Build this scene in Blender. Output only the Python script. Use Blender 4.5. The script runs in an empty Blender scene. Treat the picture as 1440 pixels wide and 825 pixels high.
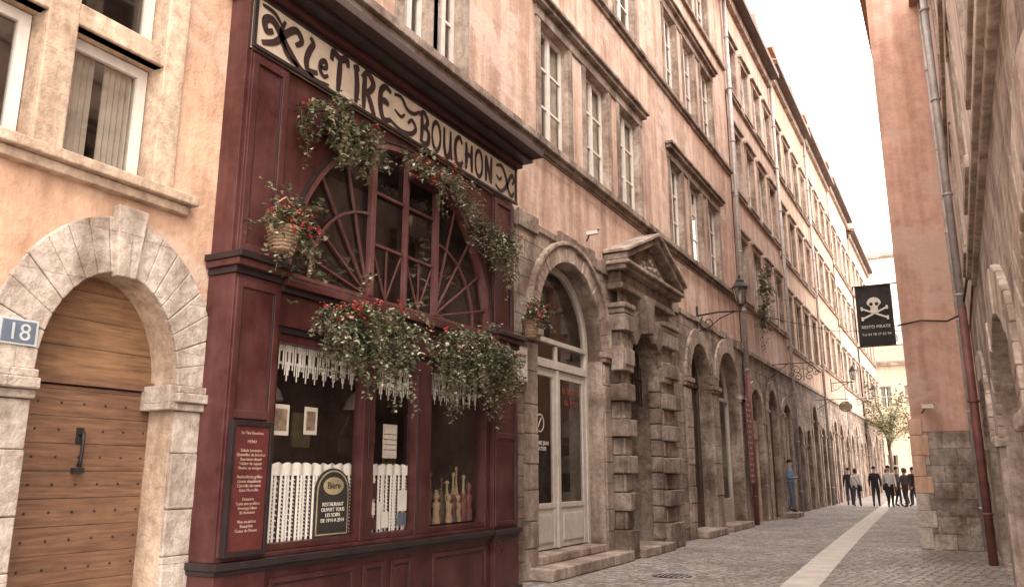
import bpy, math, random
from mathutils import Vector, Matrix
random.seed(11)
scene=bpy.context.scene
COL=bpy.context.collection
# ------------------------------------------------------------------ materials
def nmat(name):
    m=bpy.data.materials.new(name); m.use_nodes=True
    nt=m.node_tree; b=nt.nodes.get('Principled BSDF')
    return m,nt,b
def N(nt,t,**kw):
    n=nt.nodes.new(t)
    for k,v in kw.items():
        if k in n.inputs: n.inputs[k].default_value=v
        else: setattr(n,k,v)
    return n
def wcoord(nt,sx=1,sy=1,sz=1):
    g=N(nt,'ShaderNodeNewGeometry'); m=N(nt,'ShaderNodeMapping')
    m.inputs['Scale'].default_value=(sx,sy,sz)
    nt.links.new(g.outputs['Position'],m.inputs['Vector']); return m.outputs[0]
def uvcoord(nt):
    g=N(nt,'ShaderNodeNewGeometry'); s=N(nt,'ShaderNodeSeparateXYZ'); c=N(nt,'ShaderNodeCombineXYZ')
    a=N(nt,'ShaderNodeMath',operation='ADD')
    nt.links.new(g.outputs['Position'],s.inputs[0]); nt.links.new(s.outputs[0],a.inputs[0]); nt.links.new(s.outputs[1],a.inputs[1])
    nt.links.new(a.outputs[0],c.inputs[0]); nt.links.new(s.outputs[2],c.inputs[1]); return c.outputs[0]
def ramp(nt,src,p0,c0,p1,c1):
    r=N(nt,'ShaderNodeValToRGB'); e=r.color_ramp.elements
    e[0].position=p0; e[0].color=(*c0,1); e[1].position=p1; e[1].color=(*c1,1)
    nt.links.new(src,r.inputs[0]); return r.outputs[0]
def mix(nt,a,b,fac,mode='MULTIPLY'):
    m=N(nt,'ShaderNodeMix',data_type='RGBA',blend_type=mode)
    if isinstance(fac,(int,float)): m.inputs[0].default_value=fac
    else: nt.links.new(fac,m.inputs[0])
    for s,i in((a,6),(b,7)):
        if isinstance(s,tuple): m.inputs[i].default_value=(*s[:3],1)
        else: nt.links.new(s,m.inputs[i])
    return m.outputs[2]
def noise_t(nt,vec,scale,detail=4,rough=.6):
    n=N(nt,'ShaderNodeTexNoise'); n.inputs['Scale'].default_value=scale; n.inputs['Detail'].default_value=min(detail,4.5); n.inputs['Roughness'].default_value=rough
    nt.links.new(vec,n.inputs['Vector']); return n.outputs[0]
def bump(nt,b,h,strength,dist=.02,prev=None):
    n=N(nt,'ShaderNodeBump'); n.inputs['Strength'].default_value=strength; n.inputs['Distance'].default_value=dist
    nt.links.new(h,n.inputs['Height'])
    if prev is not None: nt.links.new(prev,n.inputs['Normal'])
    nt.links.new(n.outputs[0],b.inputs['Normal']); return n.outputs[0]
def plaster(name,col,stain=.75,patch=None,rough=.9):
    m,nt,b=nmat(name); w=wcoord(nt)
    n1=noise_t(nt,w,.5,5,.65); n2=noise_t(nt,wcoord(nt,2.2,2.2,.16),1.6,4,.6); n4=noise_t(nt,w,3.0,5,.75)
    c=ramp(nt,n1,.3,tuple(x*.80 for x in col),.7,tuple(min(1,x*1.12) for x in col))
    c=mix(nt,c,ramp(nt,n2,.36,(.58,.50,.46),.60,(1,1,1)),stain)
    c=mix(nt,c,ramp(nt,n4,.34,(.70,.64,.60),.58,(1,1,1)),.7)
    if patch:
        n5=noise_t(nt,wcoord(nt,1,1,1.4),.75,5,.62)
        c=mix(nt,c,patch,ramp(nt,n5,.56,(0,0,0),.61,(.7,.7,.7)),'MIX')
    nt.links.new(c,b.inputs['Base Color']); b.inputs['Roughness'].default_value=rough
    bump(nt,b,n4,.55,.05); return m
def stone(name,col,bw=.55,bh=.3,mort=.012,var=.25,grime=.7,joint=.45,bumps=.7):
    m,nt,b=nmat(name); uv=uvcoord(nt); w=wcoord(nt)
    n1=noise_t(nt,w,1.3,5,.7)
    va=N(nt,'ShaderNodeVectorMath',operation='MULTIPLY_ADD'); 
    cc=N(nt,'ShaderNodeCombineXYZ'); nt.links.new(n1,cc.inputs[0]); nt.links.new(n1,cc.inputs[1])
    nt.links.new(cc.outputs[0],va.inputs[0]); va.inputs[1].default_value=(.07,.07,0); nt.links.new(uv,va.inputs[2])
    br=N(nt,'ShaderNodeTexBrick'); nt.links.new(va.outputs[0],br.inputs['Vector'])
    br.inputs['Scale'].default_value=1; br.inputs['Brick Width'].default_value=bw; br.inputs['Row Height'].default_value=bh
    br.inputs['Mortar Size'].default_value=mort; br.inputs['Mortar Smooth'].default_value=.3; br.inputs['Bias'].default_value=0
    br.inputs['Color1'].default_value=(*[x*(1-var) for x in col],1); br.inputs['Color2'].default_value=(*[min(1,x*(1+var*.6)) for x in col],1)
    br.inputs['Mortar'].default_value=(*[x*joint for x in col],1)
    n3=noise_t(nt,w,11,5,.75)
    c=mix(nt,br.outputs[0],ramp(nt,n1,.38,(.40,.33,.29),.60,(1.,1.,1.)),min(1,grime+.2))
    n6=noise_t(nt,wcoord(nt,2.5,2.5,.3),1.3,4,.6); c=mix(nt,c,ramp(nt,n6,.36,(.5,.44,.40),.56,(1,1,1)),.75)
    c=mix(nt,c,ramp(nt,n3,.32,(.52,.48,.45),.60,(1.,1.,1)),.8)
    nt.links.new(c,b.inputs['Base Color']); b.inputs['Roughness'].default_value=.92
    inv=N(nt,'ShaderNodeMath',operation='SUBTRACT'); inv.inputs[0].default_value=1; nt.links.new(br.outputs[1],inv.inputs[1])
    p=bump(nt,b,inv.outputs[0],bumps,.025); bump(nt,b,n3,bumps,.03,p); return m
def paint(name,col,rough=.5,var=.25,metal=0,scale=5,bmp=.15,spec=.4):
    m,nt,b=nmat(name); w=wcoord(nt)
    n1=noise_t(nt,w,scale,4,.65)
    c=ramp(nt,n1,.3,tuple(x*(1-var) for x in col),.7,tuple(min(1,x*(1+var)) for x in col))
    nt.links.new(c,b.inputs['Base Color']); b.inputs['Roughness'].default_value=rough; b.inputs['Metallic'].default_value=metal
    b.inputs['Specular IOR Level'].default_value=spec
    if bmp: bump(nt,b,n1,bmp,.01)
    return m
def aged(name,col,fade_sheen,rough=.4):
    m,nt,b=nmat(name); w=wcoord(nt)
    n1=noise_t(nt,w,1.6,5,.7); n2=noise_t(nt,wcoord(nt,9,9,.7),1.5,4,.6)
    c=ramp(nt,n1,.38,col,.72,fade_sheen); c=mix(nt,c,ramp(nt,n2,.3,(.6,.58,.58),.6,(1,1,1)),.7)
    nt.links.new(c,b.inputs['Base Color']); r=ramp(nt,n1,.3,(rough-.08,)*3,.7,(rough+.2,)*3); nt.links.new(r,b.inputs['Roughness']); b.inputs['Specular IOR Level'].default_value=.35
    bump(nt,b,n2,.12,.006); return m
def wood(name,col,rough=.6):
    m,nt,b=nmat(name)
    n1=noise_t(nt,wcoord(nt,1.5,1.5,22),1.6,5,.7); n2=noise_t(nt,wcoord(nt),1.4,4)
    c=ramp(nt,n1,.3,tuple(x*.5 for x in col),.68,tuple(min(1,x*1.25) for x in col))
    c=mix(nt,c,ramp(nt,n2,.35,(.55,.5,.48),.65,(1,1,1)),.8)
    nt.links.new(c,b.inputs['Base Color']); b.inputs['Roughness'].default_value=rough; bump(nt,b,n1,.4,.01); return m
def glassm(name,tint=(.85,.85,.83),base=.06,wob=.08):
    m=bpy.data.materials.new(name); m.use_nodes=True; nt=m.node_tree; nt.nodes.clear()
    o=N(nt,'ShaderNodeOutputMaterial'); t=N(nt,'ShaderNodeBsdfTransparent'); g=N(nt,'ShaderNodeBsdfGlossy'); mx=N(nt,'ShaderNodeMixShader')
    t.inputs[0].default_value=(*tint,1); g.inputs['Roughness'].default_value=.03; g.inputs[0].default_value=(.95,.93,.9,1)
    f=N(nt,'ShaderNodeLayerWeight'); f.inputs[0].default_value=.5
    pw=N(nt,'ShaderNodeMath',operation='POWER'); pw.inputs[1].default_value=4.5; nt.links.new(f.outputs['Facing'],pw.inputs[0])
    a=N(nt,'ShaderNodeMath',operation='MULTIPLY_ADD'); a.inputs[1].default_value=.9; a.inputs[2].default_value=base+.04; nt.links.new(pw.outputs[0],a.inputs[0])
    bp=N(nt,'ShaderNodeBump'); bp.inputs['Strength'].default_value=wob; bp.inputs['Distance'].default_value=.05
    nt.links.new(noise_t(nt,wcoord(nt),1.3,2),bp.inputs['Height']); nt.links.new(bp.outputs[0],g.inputs['Normal'])
    nt.links.new(a.outputs[0],mx.inputs[0]); nt.links.new(t.outputs[0],mx.inputs[1]); nt.links.new(g.outputs[0],mx.inputs[2]); nt.links.new(mx.outputs[0],o.inputs[0]); return m

M={}
M['pl_main']=plaster('plaster_pink_ochre',(.66,.475,.375),.9,(.58,.46,.38))
M['pl_left']=plaster('plaster_yellow_ochre',(.69,.455,.315),.7,(.60,.45,.35))
M['pl_b2']=plaster('plaster_pale_rose',(.64,.48,.385))
M['pl_b3']=plaster('plaster_sand',(.66,.50,.37))
M['pl_b4']=plaster('plaster_apricot',(.66,.45,.335))
M['pl_b5']=plaster('plaster_cream',(.64,.50,.41))
M['pl_far']=plaster('plaster_far_haze_pale',(.74,.68,.63),.3)  # pale wall, with distance haze put into its colour
M['pl_far2']=plaster('plaster_far_ochre',(.66,.49,.35),.3)
M['pl_orange']=plaster('plaster_orange',(.62,.385,.295),.6,(.52,.36,.29))
M['pl_right']=plaster('plaster_right_beige',(.74,.61,.53),.8)
M['st_r']=stone('stone_right_arcade',(.62,.53,.46),.5,.34,.010,.25,.7,.6)
M['st_rt']=stone('stone_right_trim',(.64,.54,.46),3.1,1.9,.004,.1,.5,.7)
M['st_g']=stone('stone_ground_floor',(.45,.365,.30),.6,.3,.012,.3)
M['st_b']=stone('stone_blocks_light',(.60,.52,.44),.8,.42,.004,.1,.5,.8)
M['st_t']=stone('stone_trim',(.52,.42,.345),3.1,1.9,.004,.1,.6,.7)
M['st_d']=stone('stone_trim_dark',(.42,.34,.28),2.3,1.3,.004,.15,.8,.7)
M['st_l']=stone('stone_trim_cream',(.68,.52,.385),3.1,2.3,.003,.1,.2,.8,.5)
M['st_base']=stone('stone_worn_base',(.48,.40,.34),.5,.34,.010,.3,.9,.6)
M['red']=aged('oxblood_paint',(.056,.0135,.0125),(.12,.046,.042),.34)  # second tone is faded wear, lightened to paint in a soft reflection
M['red2']=aged('oxblood_paint_dark',(.045,.011,.011),(.075,.022,.020),.4)
M['redbar']=aged('fanlight_highlight_paint',(.10,.032,.030),(.19,.09,.08),.4)  # lighter copy of the oxblood, pink highlights put into the bar colour
M['black']=paint('black_moulding_paint',(.024,.016,.016),.4,.3)
M['cornice']=aged('brown_black_cornice',(.05,.028,.026),(.085,.055,.048),.5)
M['cream']=paint('sign_cream_paint',(.58,.48,.37),.7,.15,0,4)
M['letter']=paint('letter_dark_brown',(.04,.022,.02),.6,.3)
M['white']=paint('window_white_paint',(.66,.60,.54),.5,.12)
M['beige']=paint('shop_beige_paint',(.50,.44,.38),.5,.15)
M['grey']=paint('zinc_grey',(.38,.34,.32),.5,.25,.2)
M['pipe_red']=paint('pipe_red_brown',(.16,.06,.05),.55,.35)
M['iron']=paint('wrought_iron',(.03,.025,.025),.5,.3,.3)
M['wood']=wood('door_oak',(.215,.112,.062))
M['wood2']=wood('tympanum_oak',(.31,.17,.085))
M['wooddark']=wood('dark_wood_door',(.10,.055,.04))
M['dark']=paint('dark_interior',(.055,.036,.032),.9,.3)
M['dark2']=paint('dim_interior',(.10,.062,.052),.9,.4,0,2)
M['glass']=glassm('window_glass',(.7,.68,.65),.12,.05)
M['glass2']=glassm('shop_glass',(.97,.96,.94),.01,.02)
M['lace']=paint('lace_white',(.82,.78,.72),.9,.05,0,30)
M['curtain']=paint('curtain_cloth',(.66,.60,.53),.95,.15)
M['tile']=paint('roof_tile',(.30,.17,.12),.9,.35,0,3)
M['wicker']=paint('wicker',(.34,.23,.15),.8,.4,0,40,.8)
M['g1']=paint('leaf_dark',(.05,.06,.03),.6,.3)
M['g2']=paint('leaf_mid',(.13,.14,.07),.6,.3)
M['g3']=paint('leaf_pale',(.34,.34,.24),.6,.2)
M['g4']=paint('leaf_rust',(.17,.10,.055),.6,.3)
M['g5']=paint('leaf_autumn',(.34,.30,.14),.7,.3)
M['flower']=paint('flower_red',(.50,.075,.06),.6,.2)
M['bark']=paint('bark',(.14,.10,.07),.9,.3)
M['paper']=paint('paper',(.66,.60,.52),.8,.08)
M['papercol']=paint('poster_print',(.38,.27,.19),.8,.5,0,25)
M['menu']=paint('menu_red',(.10,.022,.02),.5,.3)
M['menutext']=paint('menu_lettering',(.36,.24,.19),.7,.3)
M['blue']=paint('enamel_blue',(.11,.13,.165),.4,.2)
M['plaque']=paint('enamel_grey_blue',(.42,.43,.43),.4,.1)
M['chalk']=paint('chalkboard',(.03,.025,.022),.8,.3)
M['gold']=paint('board_gold',(.36,.29,.17),.5,.3)
M['flag']=paint('flag_black',(.028,.024,.024),.85,.3)
M['skin']=paint('skin',(.50,.30,.22),.6,.1)
M['lamp']=glassm('lantern_glass',(.8,.8,.78),.2)
M['awn']=paint('awning_red',(.22,.06,.05),.8,.3)
# ------------------------------------------------------------------ geometry helpers
def FL(X): return lambda u,v,w:(X+w,u,v)
def FR(X): return lambda u,v,w:(X-w,u,v)
def FY(Y): return lambda u,v,w:(u,Y-w,v)
def empty(name,loc=(0,0,0)):
    o=bpy.data.objects.new(name,None); o.empty_display_size=.2; o.location=loc; COL.objects.link(o)
    return o
def par(o,p):
    if p is not None:
        o.parent=p; o.matrix_parent_inverse=Matrix.Translation(-Vector(p.location))
class MB:
    def __init__(s,name,mats,parent=None,bevel=0,smooth=False):
        s.n=name; s.mats=[M[k] if isinstance(k,str) else k for k in mats]; s.p=parent; s.v=[]; s.f=[]; s.m=[]; s.b=bevel; s.s=smooth; s.sm=[]
    def face(s,pts,mi=0,sm=False):
        i=len(s.v); s.v+= [tuple(p) for p in pts]; s.f.append(tuple(range(i,i+len(pts)))); s.m.append(mi); s.sm.append(sm)
    def hexa(s,P,mi=0):
        i=len(s.v); s.v+=[tuple(p) for p in P]
        for q in((3,2,1,0),(4,5,6,7),(0,1,5,4),(1,2,6,5),(2,3,7,6),(3,0,4,7)):
            s.f.append(tuple(i+k for k in q)); s.m.append(mi); s.sm.append(False)
    def box(s,F,u0,u1,v0,v1,w0,w1,mi=0):
        s.hexa([F(u0,v0,w0),F(u1,v0,w0),F(u1,v1,w0),F(u0,v1,w0),F(u0,v0,w1),F(u1,v0,w1),F(u1,v1,w1),F(u0,v1,w1)],mi)
    def bar(s,F,p,q,t,w0,w1,mi=0):
        p=Vector(p);q=Vector(q);d=(q-p).normalized(); n=Vector((-d.y,d.x))*t/2
        c=[p-n,q-n,q+n,p+n]
        s.hexa([F(a.x,a.y,w0) for a in c]+[F(a.x,a.y,w1) for a in c],mi)
    def prism(s,F,poly,w0,w1,mi=0):
        i=len(s.v);n=len(poly); s.v+=[F(a,b,w0) for a,b in poly]+[F(a,b,w1) for a,b in poly]
        s.f.append(tuple(range(i+n-1,i-1,-1))); s.f.append(tuple(range(i+n,i+2*n))); s.m+=[mi,mi]; s.sm+=[False,False]
        for k in range(n):
            k2=(k+1)%n; s.f.append((i+k,i+k2,i+n+k2,i+n+k)); s.m.append(mi); s.sm.append(False)
    def tube(s,pts,r,mi=0,seg=8,cap=True):
        pts=[Vector(p) for p in pts]; n=len(pts)
        rr=r if isinstance(r,(list,tuple)) else [r]*n
        base=len(s.v); up=None
        for k,p in enumerate(pts):
            d=(pts[min(k+1,n-1)]-pts[max(k-1,0)]).normalized()
            if up is None: up=Vector((0,0,1)) if abs(d.z)<.9 else Vector((1,0,0))
            a=d.cross(up)
            if a.length<1e-4: a=d.cross(Vector((.3,.9,.1)))
            a.normalize(); b=a.cross(d).normalized(); up=b
            for j in range(seg):
                t=2*math.pi*j/seg; s.v.append(tuple(p+(a*math.cos(t)+b*math.sin(t))*rr[k]))
        for k in range(n-1):
            for j in range(seg):
                j2=(j+1)%seg; s.f.append((base+k*seg+j,base+k*seg+j2,base+(k+1)*seg+j2,base+(k+1)*seg+j)); s.m.append(mi); s.sm.append(True)
        if cap:
            s.f.append(tuple(base+j for j in range(seg))[::-1]); s.f.append(tuple(base+(n-1)*seg+j for j in range(seg))); s.m+=[mi,mi]; s.sm+=[False,False]
    def lathe(s,c,prof,mi=0,seg=12,smooth=True):
        base=len(s.v)
        for (r,z) in prof:
            for j in range(seg):
                t=2*math.pi*j/seg; s.v.append((c[0]+r*math.cos(t),c[1]+r*math.sin(t),c[2]+z))
        for k in range(len(prof)-1):
            for j in range(seg):
                j2=(j+1)%seg; s.f.append((base+k*seg+j,base+k*seg+j2,base+(k+1)*seg+j2,base+(k+1)*seg+j)); s.m.append(mi); s.sm.append(smooth)
    def ribbon(s,F,pts,wd,w,mi=0,closed=False,th=.012):
        P=[Vector(p) for p in pts]; out=[]
        n=len(P); rng=range(n if closed else n-1)
        for k in rng:
            if closed: p0,p1,p2,p3=P[(k-1)%n],P[k],P[(k+1)%n],P[(k+2)%n]
            else: p0,p1,p2,p3=P[max(k-1,0)],P[k],P[k+1],P[min(k+2,n-1)]
            for q in range(6):
                t=q/6; out.append(.5*((2*p1)+(p2-p0)*t+(2*p0-5*p1+4*p2-p3)*t*t+(3*p1-p0-3*p2+p3)*t**3))
        if not closed: out.append(P[-1])
        m=len(out); L=[];R=[]
        for k in range(m):
            if closed: d=out[(k+1)%m]-out[k-1]; ww=wd*(.75+.45*abs(math.sin(math.pi*2*k/m)))
            else: d=out[min(k+1,m-1)]-out[max(k-1,0)]; ww=wd*(.45+.75*math.sin(math.pi*(.12+.76*k/(m-1))))
            if d.length<1e-6: d=Vector((1,0))
            d.normalize(); nn=Vector((-d.y,d.x))*ww/2; L.append(out[k]+nn); R.append(out[k]-nn)
        for k in range(m if closed else m-1):
            k2=(k+1)%m
            q=[L[k],R[k],R[k2],L[k2]]
            s.face([F(a.x,a.y,w+th) for a in q],mi)
    def build(s):
        me=bpy.data.meshes.new(s.n); me.from_pydata(s.v,[],s.f)
        for m in s.mats: me.materials.append(m)
        me.polygons.foreach_set('material_index',s.m); me.polygons.foreach_set('use_smooth',[a or s.s for a in s.sm]); me.update()
        o=bpy.data.objects.new(s.n,me); COL.objects.link(o); par(o,s.p)
        if s.b:
            b=o.modifiers.new('bevel','BEVEL'); b.width=s.b; b.segments=2; b.limit_method='ANGLE'; b.angle_limit=math.radians(50)
        return o
def wall(mb,F,u0,u1,v0,v1,ops,depth=.25,mi=0,mr=None,w=0):
    mr=mi if mr is None else mr
    us=sorted(set([u0,u1]+[x for o in ops for x in o[:2] if u0<x<u1])); vs=sorted(set([v0,v1]+[x for o in ops for x in o[2:4] if v0<x<v1]))
    for i in range(len(us)-1):
        for j in range(len(vs)-1):
            cu=(us[i]+us[i+1])/2; cv=(vs[j]+vs[j+1])/2
            if any(o[0]<cu<o[1] and o[2]<cv<o[3] for o in ops): continue
            mb.face([F(us[i],vs[j],w),F(us[i+1],vs[j],w),F(us[i+1],vs[j+1],w),F(us[i],vs[j+1],w)],mi)
    for o in ops:
        a,b,c,d=o[:4]; ah=o[4] if len(o)>4 else 0; s=d-ah; dp=w-depth
        mb.face([F(a,c,w),F(a,s,w),F(a,s,dp),F(a,c,dp)],mr); mb.face([F(b,c,w),F(b,s,w),F(b,s,dp),F(b,c,dp)],mr)
        mb.face([F(a,c,w),F(b,c,w),F(b,c,dp),F(a,c,dp)],mr)
        if ah==0: mb.face([F(a,d,w),F(b,d,w),F(b,d,dp),F(a,d,dp)],mr)
        else:
            n=20; cu=(a+b)/2; ra=(b-a)/2
            pt=[(cu-ra*math.cos(math.pi*k/n),s+ah*math.sin(math.pi*k/n)) for k in range(n+1)]
            for k in range(n):
                p,q=pt[k],pt[k+1]
                mb.face([F(p[0],p[1],w),F(q[0],q[1],w),F(q[0],d,w),F(p[0],d,w)],mi)
                mb.face([F(p[0],p[1],w),F(q[0],q[1],w),F(q[0],q[1],dp),F(p[0],p[1],dp)],mr,True)
def ring(mb,F,uc,vs,a,b,t,w0,w1,n,mi=0,gap=.012,tb=None,rnd=.012,t0=0,t1=math.pi):
    tb=t if tb is None else tb
    for k in range(n):
        A=t0+(t1-t0)*k/n; B=t0+(t1-t0)*(k+1)/n; g=gap/(a+t)/2; A+=g;B-=g
        w=w1+random.uniform(-rnd,rnd)
        def pt(T,o,ww): return F(uc-(a+(t if o else 0))*math.cos(T),vs+(b+(tb if o else 0))*math.sin(T),ww)
        C=(A+B)/2
        for X,Y in((A,C),(C,B)):
            mb.hexa([pt(X,0,w0),pt(Y,0,w0),pt(Y,1,w0),pt(X,1,w0),pt(X,0,w),pt(Y,0,w),pt(Y,1,w),pt(X,1,w)],mi)
def archbar(mb,F,uc,vs,a,b,t,w0,w1,mi=0,n=24,t0=0,t1=math.pi):
    for k in range(n):
        A=t0+(t1-t0)*k/n; B=t0+(t1-t0)*(k+1)/n
        def pt(T,o,ww): return F(uc-(a+(t if o else 0))*math.cos(T),vs+(b+(t if o else 0))*math.sin(T),ww)
        mb.hexa([pt(A,0,w0),pt(B,0,w0),pt(B,1,w0),pt(A,1,w0),pt(A,0,w1),pt(B,0,w1),pt(B,1,w1),pt(A,1,w1)],mi)
def window(parent,F,a,b,c,d,w,cols=2,rows=3,fm='white',curtain=None,fr=.07):
    mb=MB('window',[fm,'glass','curtain'],parent)
    for q in((a,a+fr,c,d),(b-fr,b,c,d),(a+fr,b-fr,c,c+fr),(a+fr,b-fr,d-fr,d)): mb.box(F,*q,w-.05,w)
    for i in range(1,cols):
        u=a+(b-a)*i/cols; mb.box(F,u-.05,u+.05,c+fr,d-fr,w-.05,w+.012)
    for j in range(1,rows):
        v=c+(d-c)*j/rows; mb.box(F,a+fr,b-fr,v-.02,v+.02,w-.045,w-.004)
    mb.face([F(a,c,w-.03),F(b,c,w-.03),F(b,d,w-.03),F(a,d,w-.03)],1)
    if curtain is None: curtain=random.random()<.6
    if curtain:
        W=(b-a)*random.uniform(.2,.42); 
        for s0,s1 in((a+.02,a+.02+W),(b-.02-W,b-.02)):
            n=12
            for k in range(n):
                x0=s0+(s1-s0)*k/n; x1=s0+(s1-s0)*(k+1)/n; z0=.03*(k%2); z1=.03*((k+1)%2)
                mb.face([F(x0,c,w-.10-z0),F(x1,c,w-.10-z1),F(x1,d,w-.10-z1),F(x0,d,w-.10-z0)],2)
    return mb.build()
def text(s,parent,F,u,v,w,size,mat,rot,name='lettering',align='CENTER',sx=1):
    c=bpy.data.curves.new(name,'FONT'); c.body=s; c.size=size; c.align_x=align; c.extrude=.002; c.materials.append(M[mat])
    o=bpy.data.objects.new(name,c); COL.objects.link(o); o.location=F(u,v,w); o.rotation_euler=rot; o.scale=(sx,1,1); par(o,parent); return o
RL=(math.pi/2,0,math.pi/2); RY=(math.pi/2,0,0)
# ------------------------------------------------------------------ plants
def leafmesh(mb,p,size,mi,droop=.3):
    a=random.uniform(0,2*math.pi); t=Vector((math.cos(a),math.sin(a),random.uniform(-.9,.35))).normalized()
    s=t.cross(Vector((random.uniform(-.5,.5),random.uniform(-.5,.5),1))).normalized(); n=s.cross(t)
    L=size*random.uniform(.7,1.25); W=L*random.uniform(.35,.5)*.8
    b=p; tip=p+t*L
    for sg in(1,-1):
        mb.face([b,p+t*L*.22+s*W*sg+n*W*.3,p+t*L*.62+s*W*.62*sg+n*W*.2,tip],mi)
def plant(name,anchors,n,length,leaf=.05,g=.22,outb=.6,spread=.8,xmin=None,parent=None,flowers=0,weights=(22,34,34,10),step=.045,up=.5,dens=3):
    mb=MB(name,['g1','g2','g3','g4','flower','bark'],parent)
    for i in range(n):
        p=Vector(random.choice(anchors))+Vector((random.gauss(0,.03),random.gauss(0,.05),random.gauss(0,.03)))
        d=Vector((outb*random.uniform(.1,1),random.gauss(0,spread),random.uniform(-.2,up+.3)))
        L=random.uniform(.25,1)*length
        if random.random()<.12: L*=1.35
        k=int(L/step); pts=[p.copy()]; ml=random.choices(range(4),weights)[0]
        for q in range(k):
            d.z-=g*random.uniform(.6,1.3); d.x*=.93; d.y*=.94; d+=Vector((random.gauss(0,.09),random.gauss(0,.09),0)); d.normalize()
            p=p+d*step
            if xmin is not None and p.x<xmin: p.x=xmin+random.uniform(0,.03)
            pts.append(p.copy())
            for _ in range(dens):
                o=p+Vector((random.gauss(0,.024),random.gauss(0,.028),random.gauss(0,.024)))
                if xmin is not None: o.x=max(o.x,xmin)
                r=ml if random.random()<.5 else random.choices(range(4),weights)[0]
                leafmesh(mb,o,leaf,r)
        if len(pts)>2: mb.tube(pts[::2],.003,5,3,False)
    for i in range(flowers):
        p=Vector(random.choice(anchors))+Vector((random.uniform(.05,.2),random.gauss(0,.15),random.gauss(.03,.1)))
        for _ in range(9): leafmesh(mb,p+Vector((random.gauss(0,.016),random.gauss(0,.016),random.gauss(0,.016))),.038,4)
    return mb.build()
# ------------------------------------------------------------------ GROUND
def ground_mats():
    m,nt,b=nmat('cobblestone'); g=N(nt,'ShaderNodeNewGeometry'); mp=N(nt,'ShaderNodeMapping'); mp.inputs['Scale'].default_value=(7,9,7); mp.inputs['Rotation'].default_value=(0,0,.12)
    nt.links.new(g.outputs['Position'],mp.inputs[0])
    v=N(nt,'ShaderNodeTexVoronoi',feature='DISTANCE_TO_EDGE'); v.inputs['Scale'].default_value=1; v.inputs['Randomness'].default_value=.55; nt.links.new(mp.outputs[0],v.inputs['Vector'])
    v2=N(nt,'ShaderNodeTexVoronoi',feature='F1'); v2.inputs['Scale'].default_value=1; v2.inputs['Randomness'].default_value=.55; nt.links.new(mp.outputs[0],v2.inputs['Vector'])
    sp=N(nt,'ShaderNodeSeparateColor'); nt.links.new(v2.outputs['Color'],sp.inputs[0])
    c=ramp(nt,sp.outputs[0],0,(.29,.25,.225),1,(.50,.45,.41))
    w=wcoord(nt); n1=noise_t(nt,w,.5,5); n2=noise_t(nt,w,25,4)
    c=mix(nt,c,ramp(nt,v.outputs[0],.0,(.34,.30,.27),.13,(1,1,1)),.9)
    c=mix(nt,c,ramp(nt,n1,.35,(.66,.61,.58),.62,(1,1,1)),.9); c=mix(nt,c,ramp(nt,n2,.3,(.75,.74,.73),.65,(1,1,1)),.7)
    nt.links.new(c,b.inputs['Base Color']); b.inputs['Roughness'].default_value=.6
    r=ramp(nt,v.outputs[0],0,(0,0,0),.2,(1,1,1)); p=bump(nt,b,r,.9,.03); bump(nt,b,n2,.3,.01,p)
    M['cobble']=m
ground_mats()
M['slab']=paint('gutter_slabs',(.56,.50,.44),.75,.15,0,3,.2)
M['earth']=paint('ground_far',(.36,.31,.27),.9,.3,0,.5)
mb=MB('ground',['earth']); mb.face([(-300,-300,-.012),(300,-300,-.012),(300,300,-.012),(-300,300,-.012)]); mb.build()
mb=MB('cobbled_road',['cobble']); mb.face([(-6.4,-8,-.004),(6,-8,-.004),(6,110,-.004),(-6.4,110,-.004)]); mb.build()
mb=MB('gutter_strip',['slab'])
gp=[(-1.7,2),(-1.85,7),(-2.08,12),(-2.3,17),(-2.65,26),(-3.05,38),(-3.5,52),(-4.2,75)]
for (x0,y0),(x1,y1) in zip(gp,gp[1:]):
    L=math.hypot(x1-x0,y1-y0); n=int(L/.85)
    for i in range(n):
        a=i/n; c=(i+1)/n-.012/L; ya,yc=y0+(y1-y0)*a,y0+(y1-y0)*c; xa,xc=x0+(x1-x0)*a,x0+(x1-x0)*c
        mb.face([(xa-.24,ya,.002),(xa+.24,ya,.002),(xc+.24,yc,.002),(xc-.24,yc,.002)])
mb.build()
mb=MB('manhole_cover',['iron','grey']); mb.lathe((-3.95,12.2,0),[(.0,.006),(.3,.006),(.3,-.003)],0,28); mb.lathe((-3.95,12.2,0),[(.31,.004),(.36,.004),(.36,-.003)],1,28)
for i in range(7):
    x=-4.19+i*.08; mb.box(FY(0),x-.012,x+.012,.007,.012,-12.02,-12.38,1)
mb.build()

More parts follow.
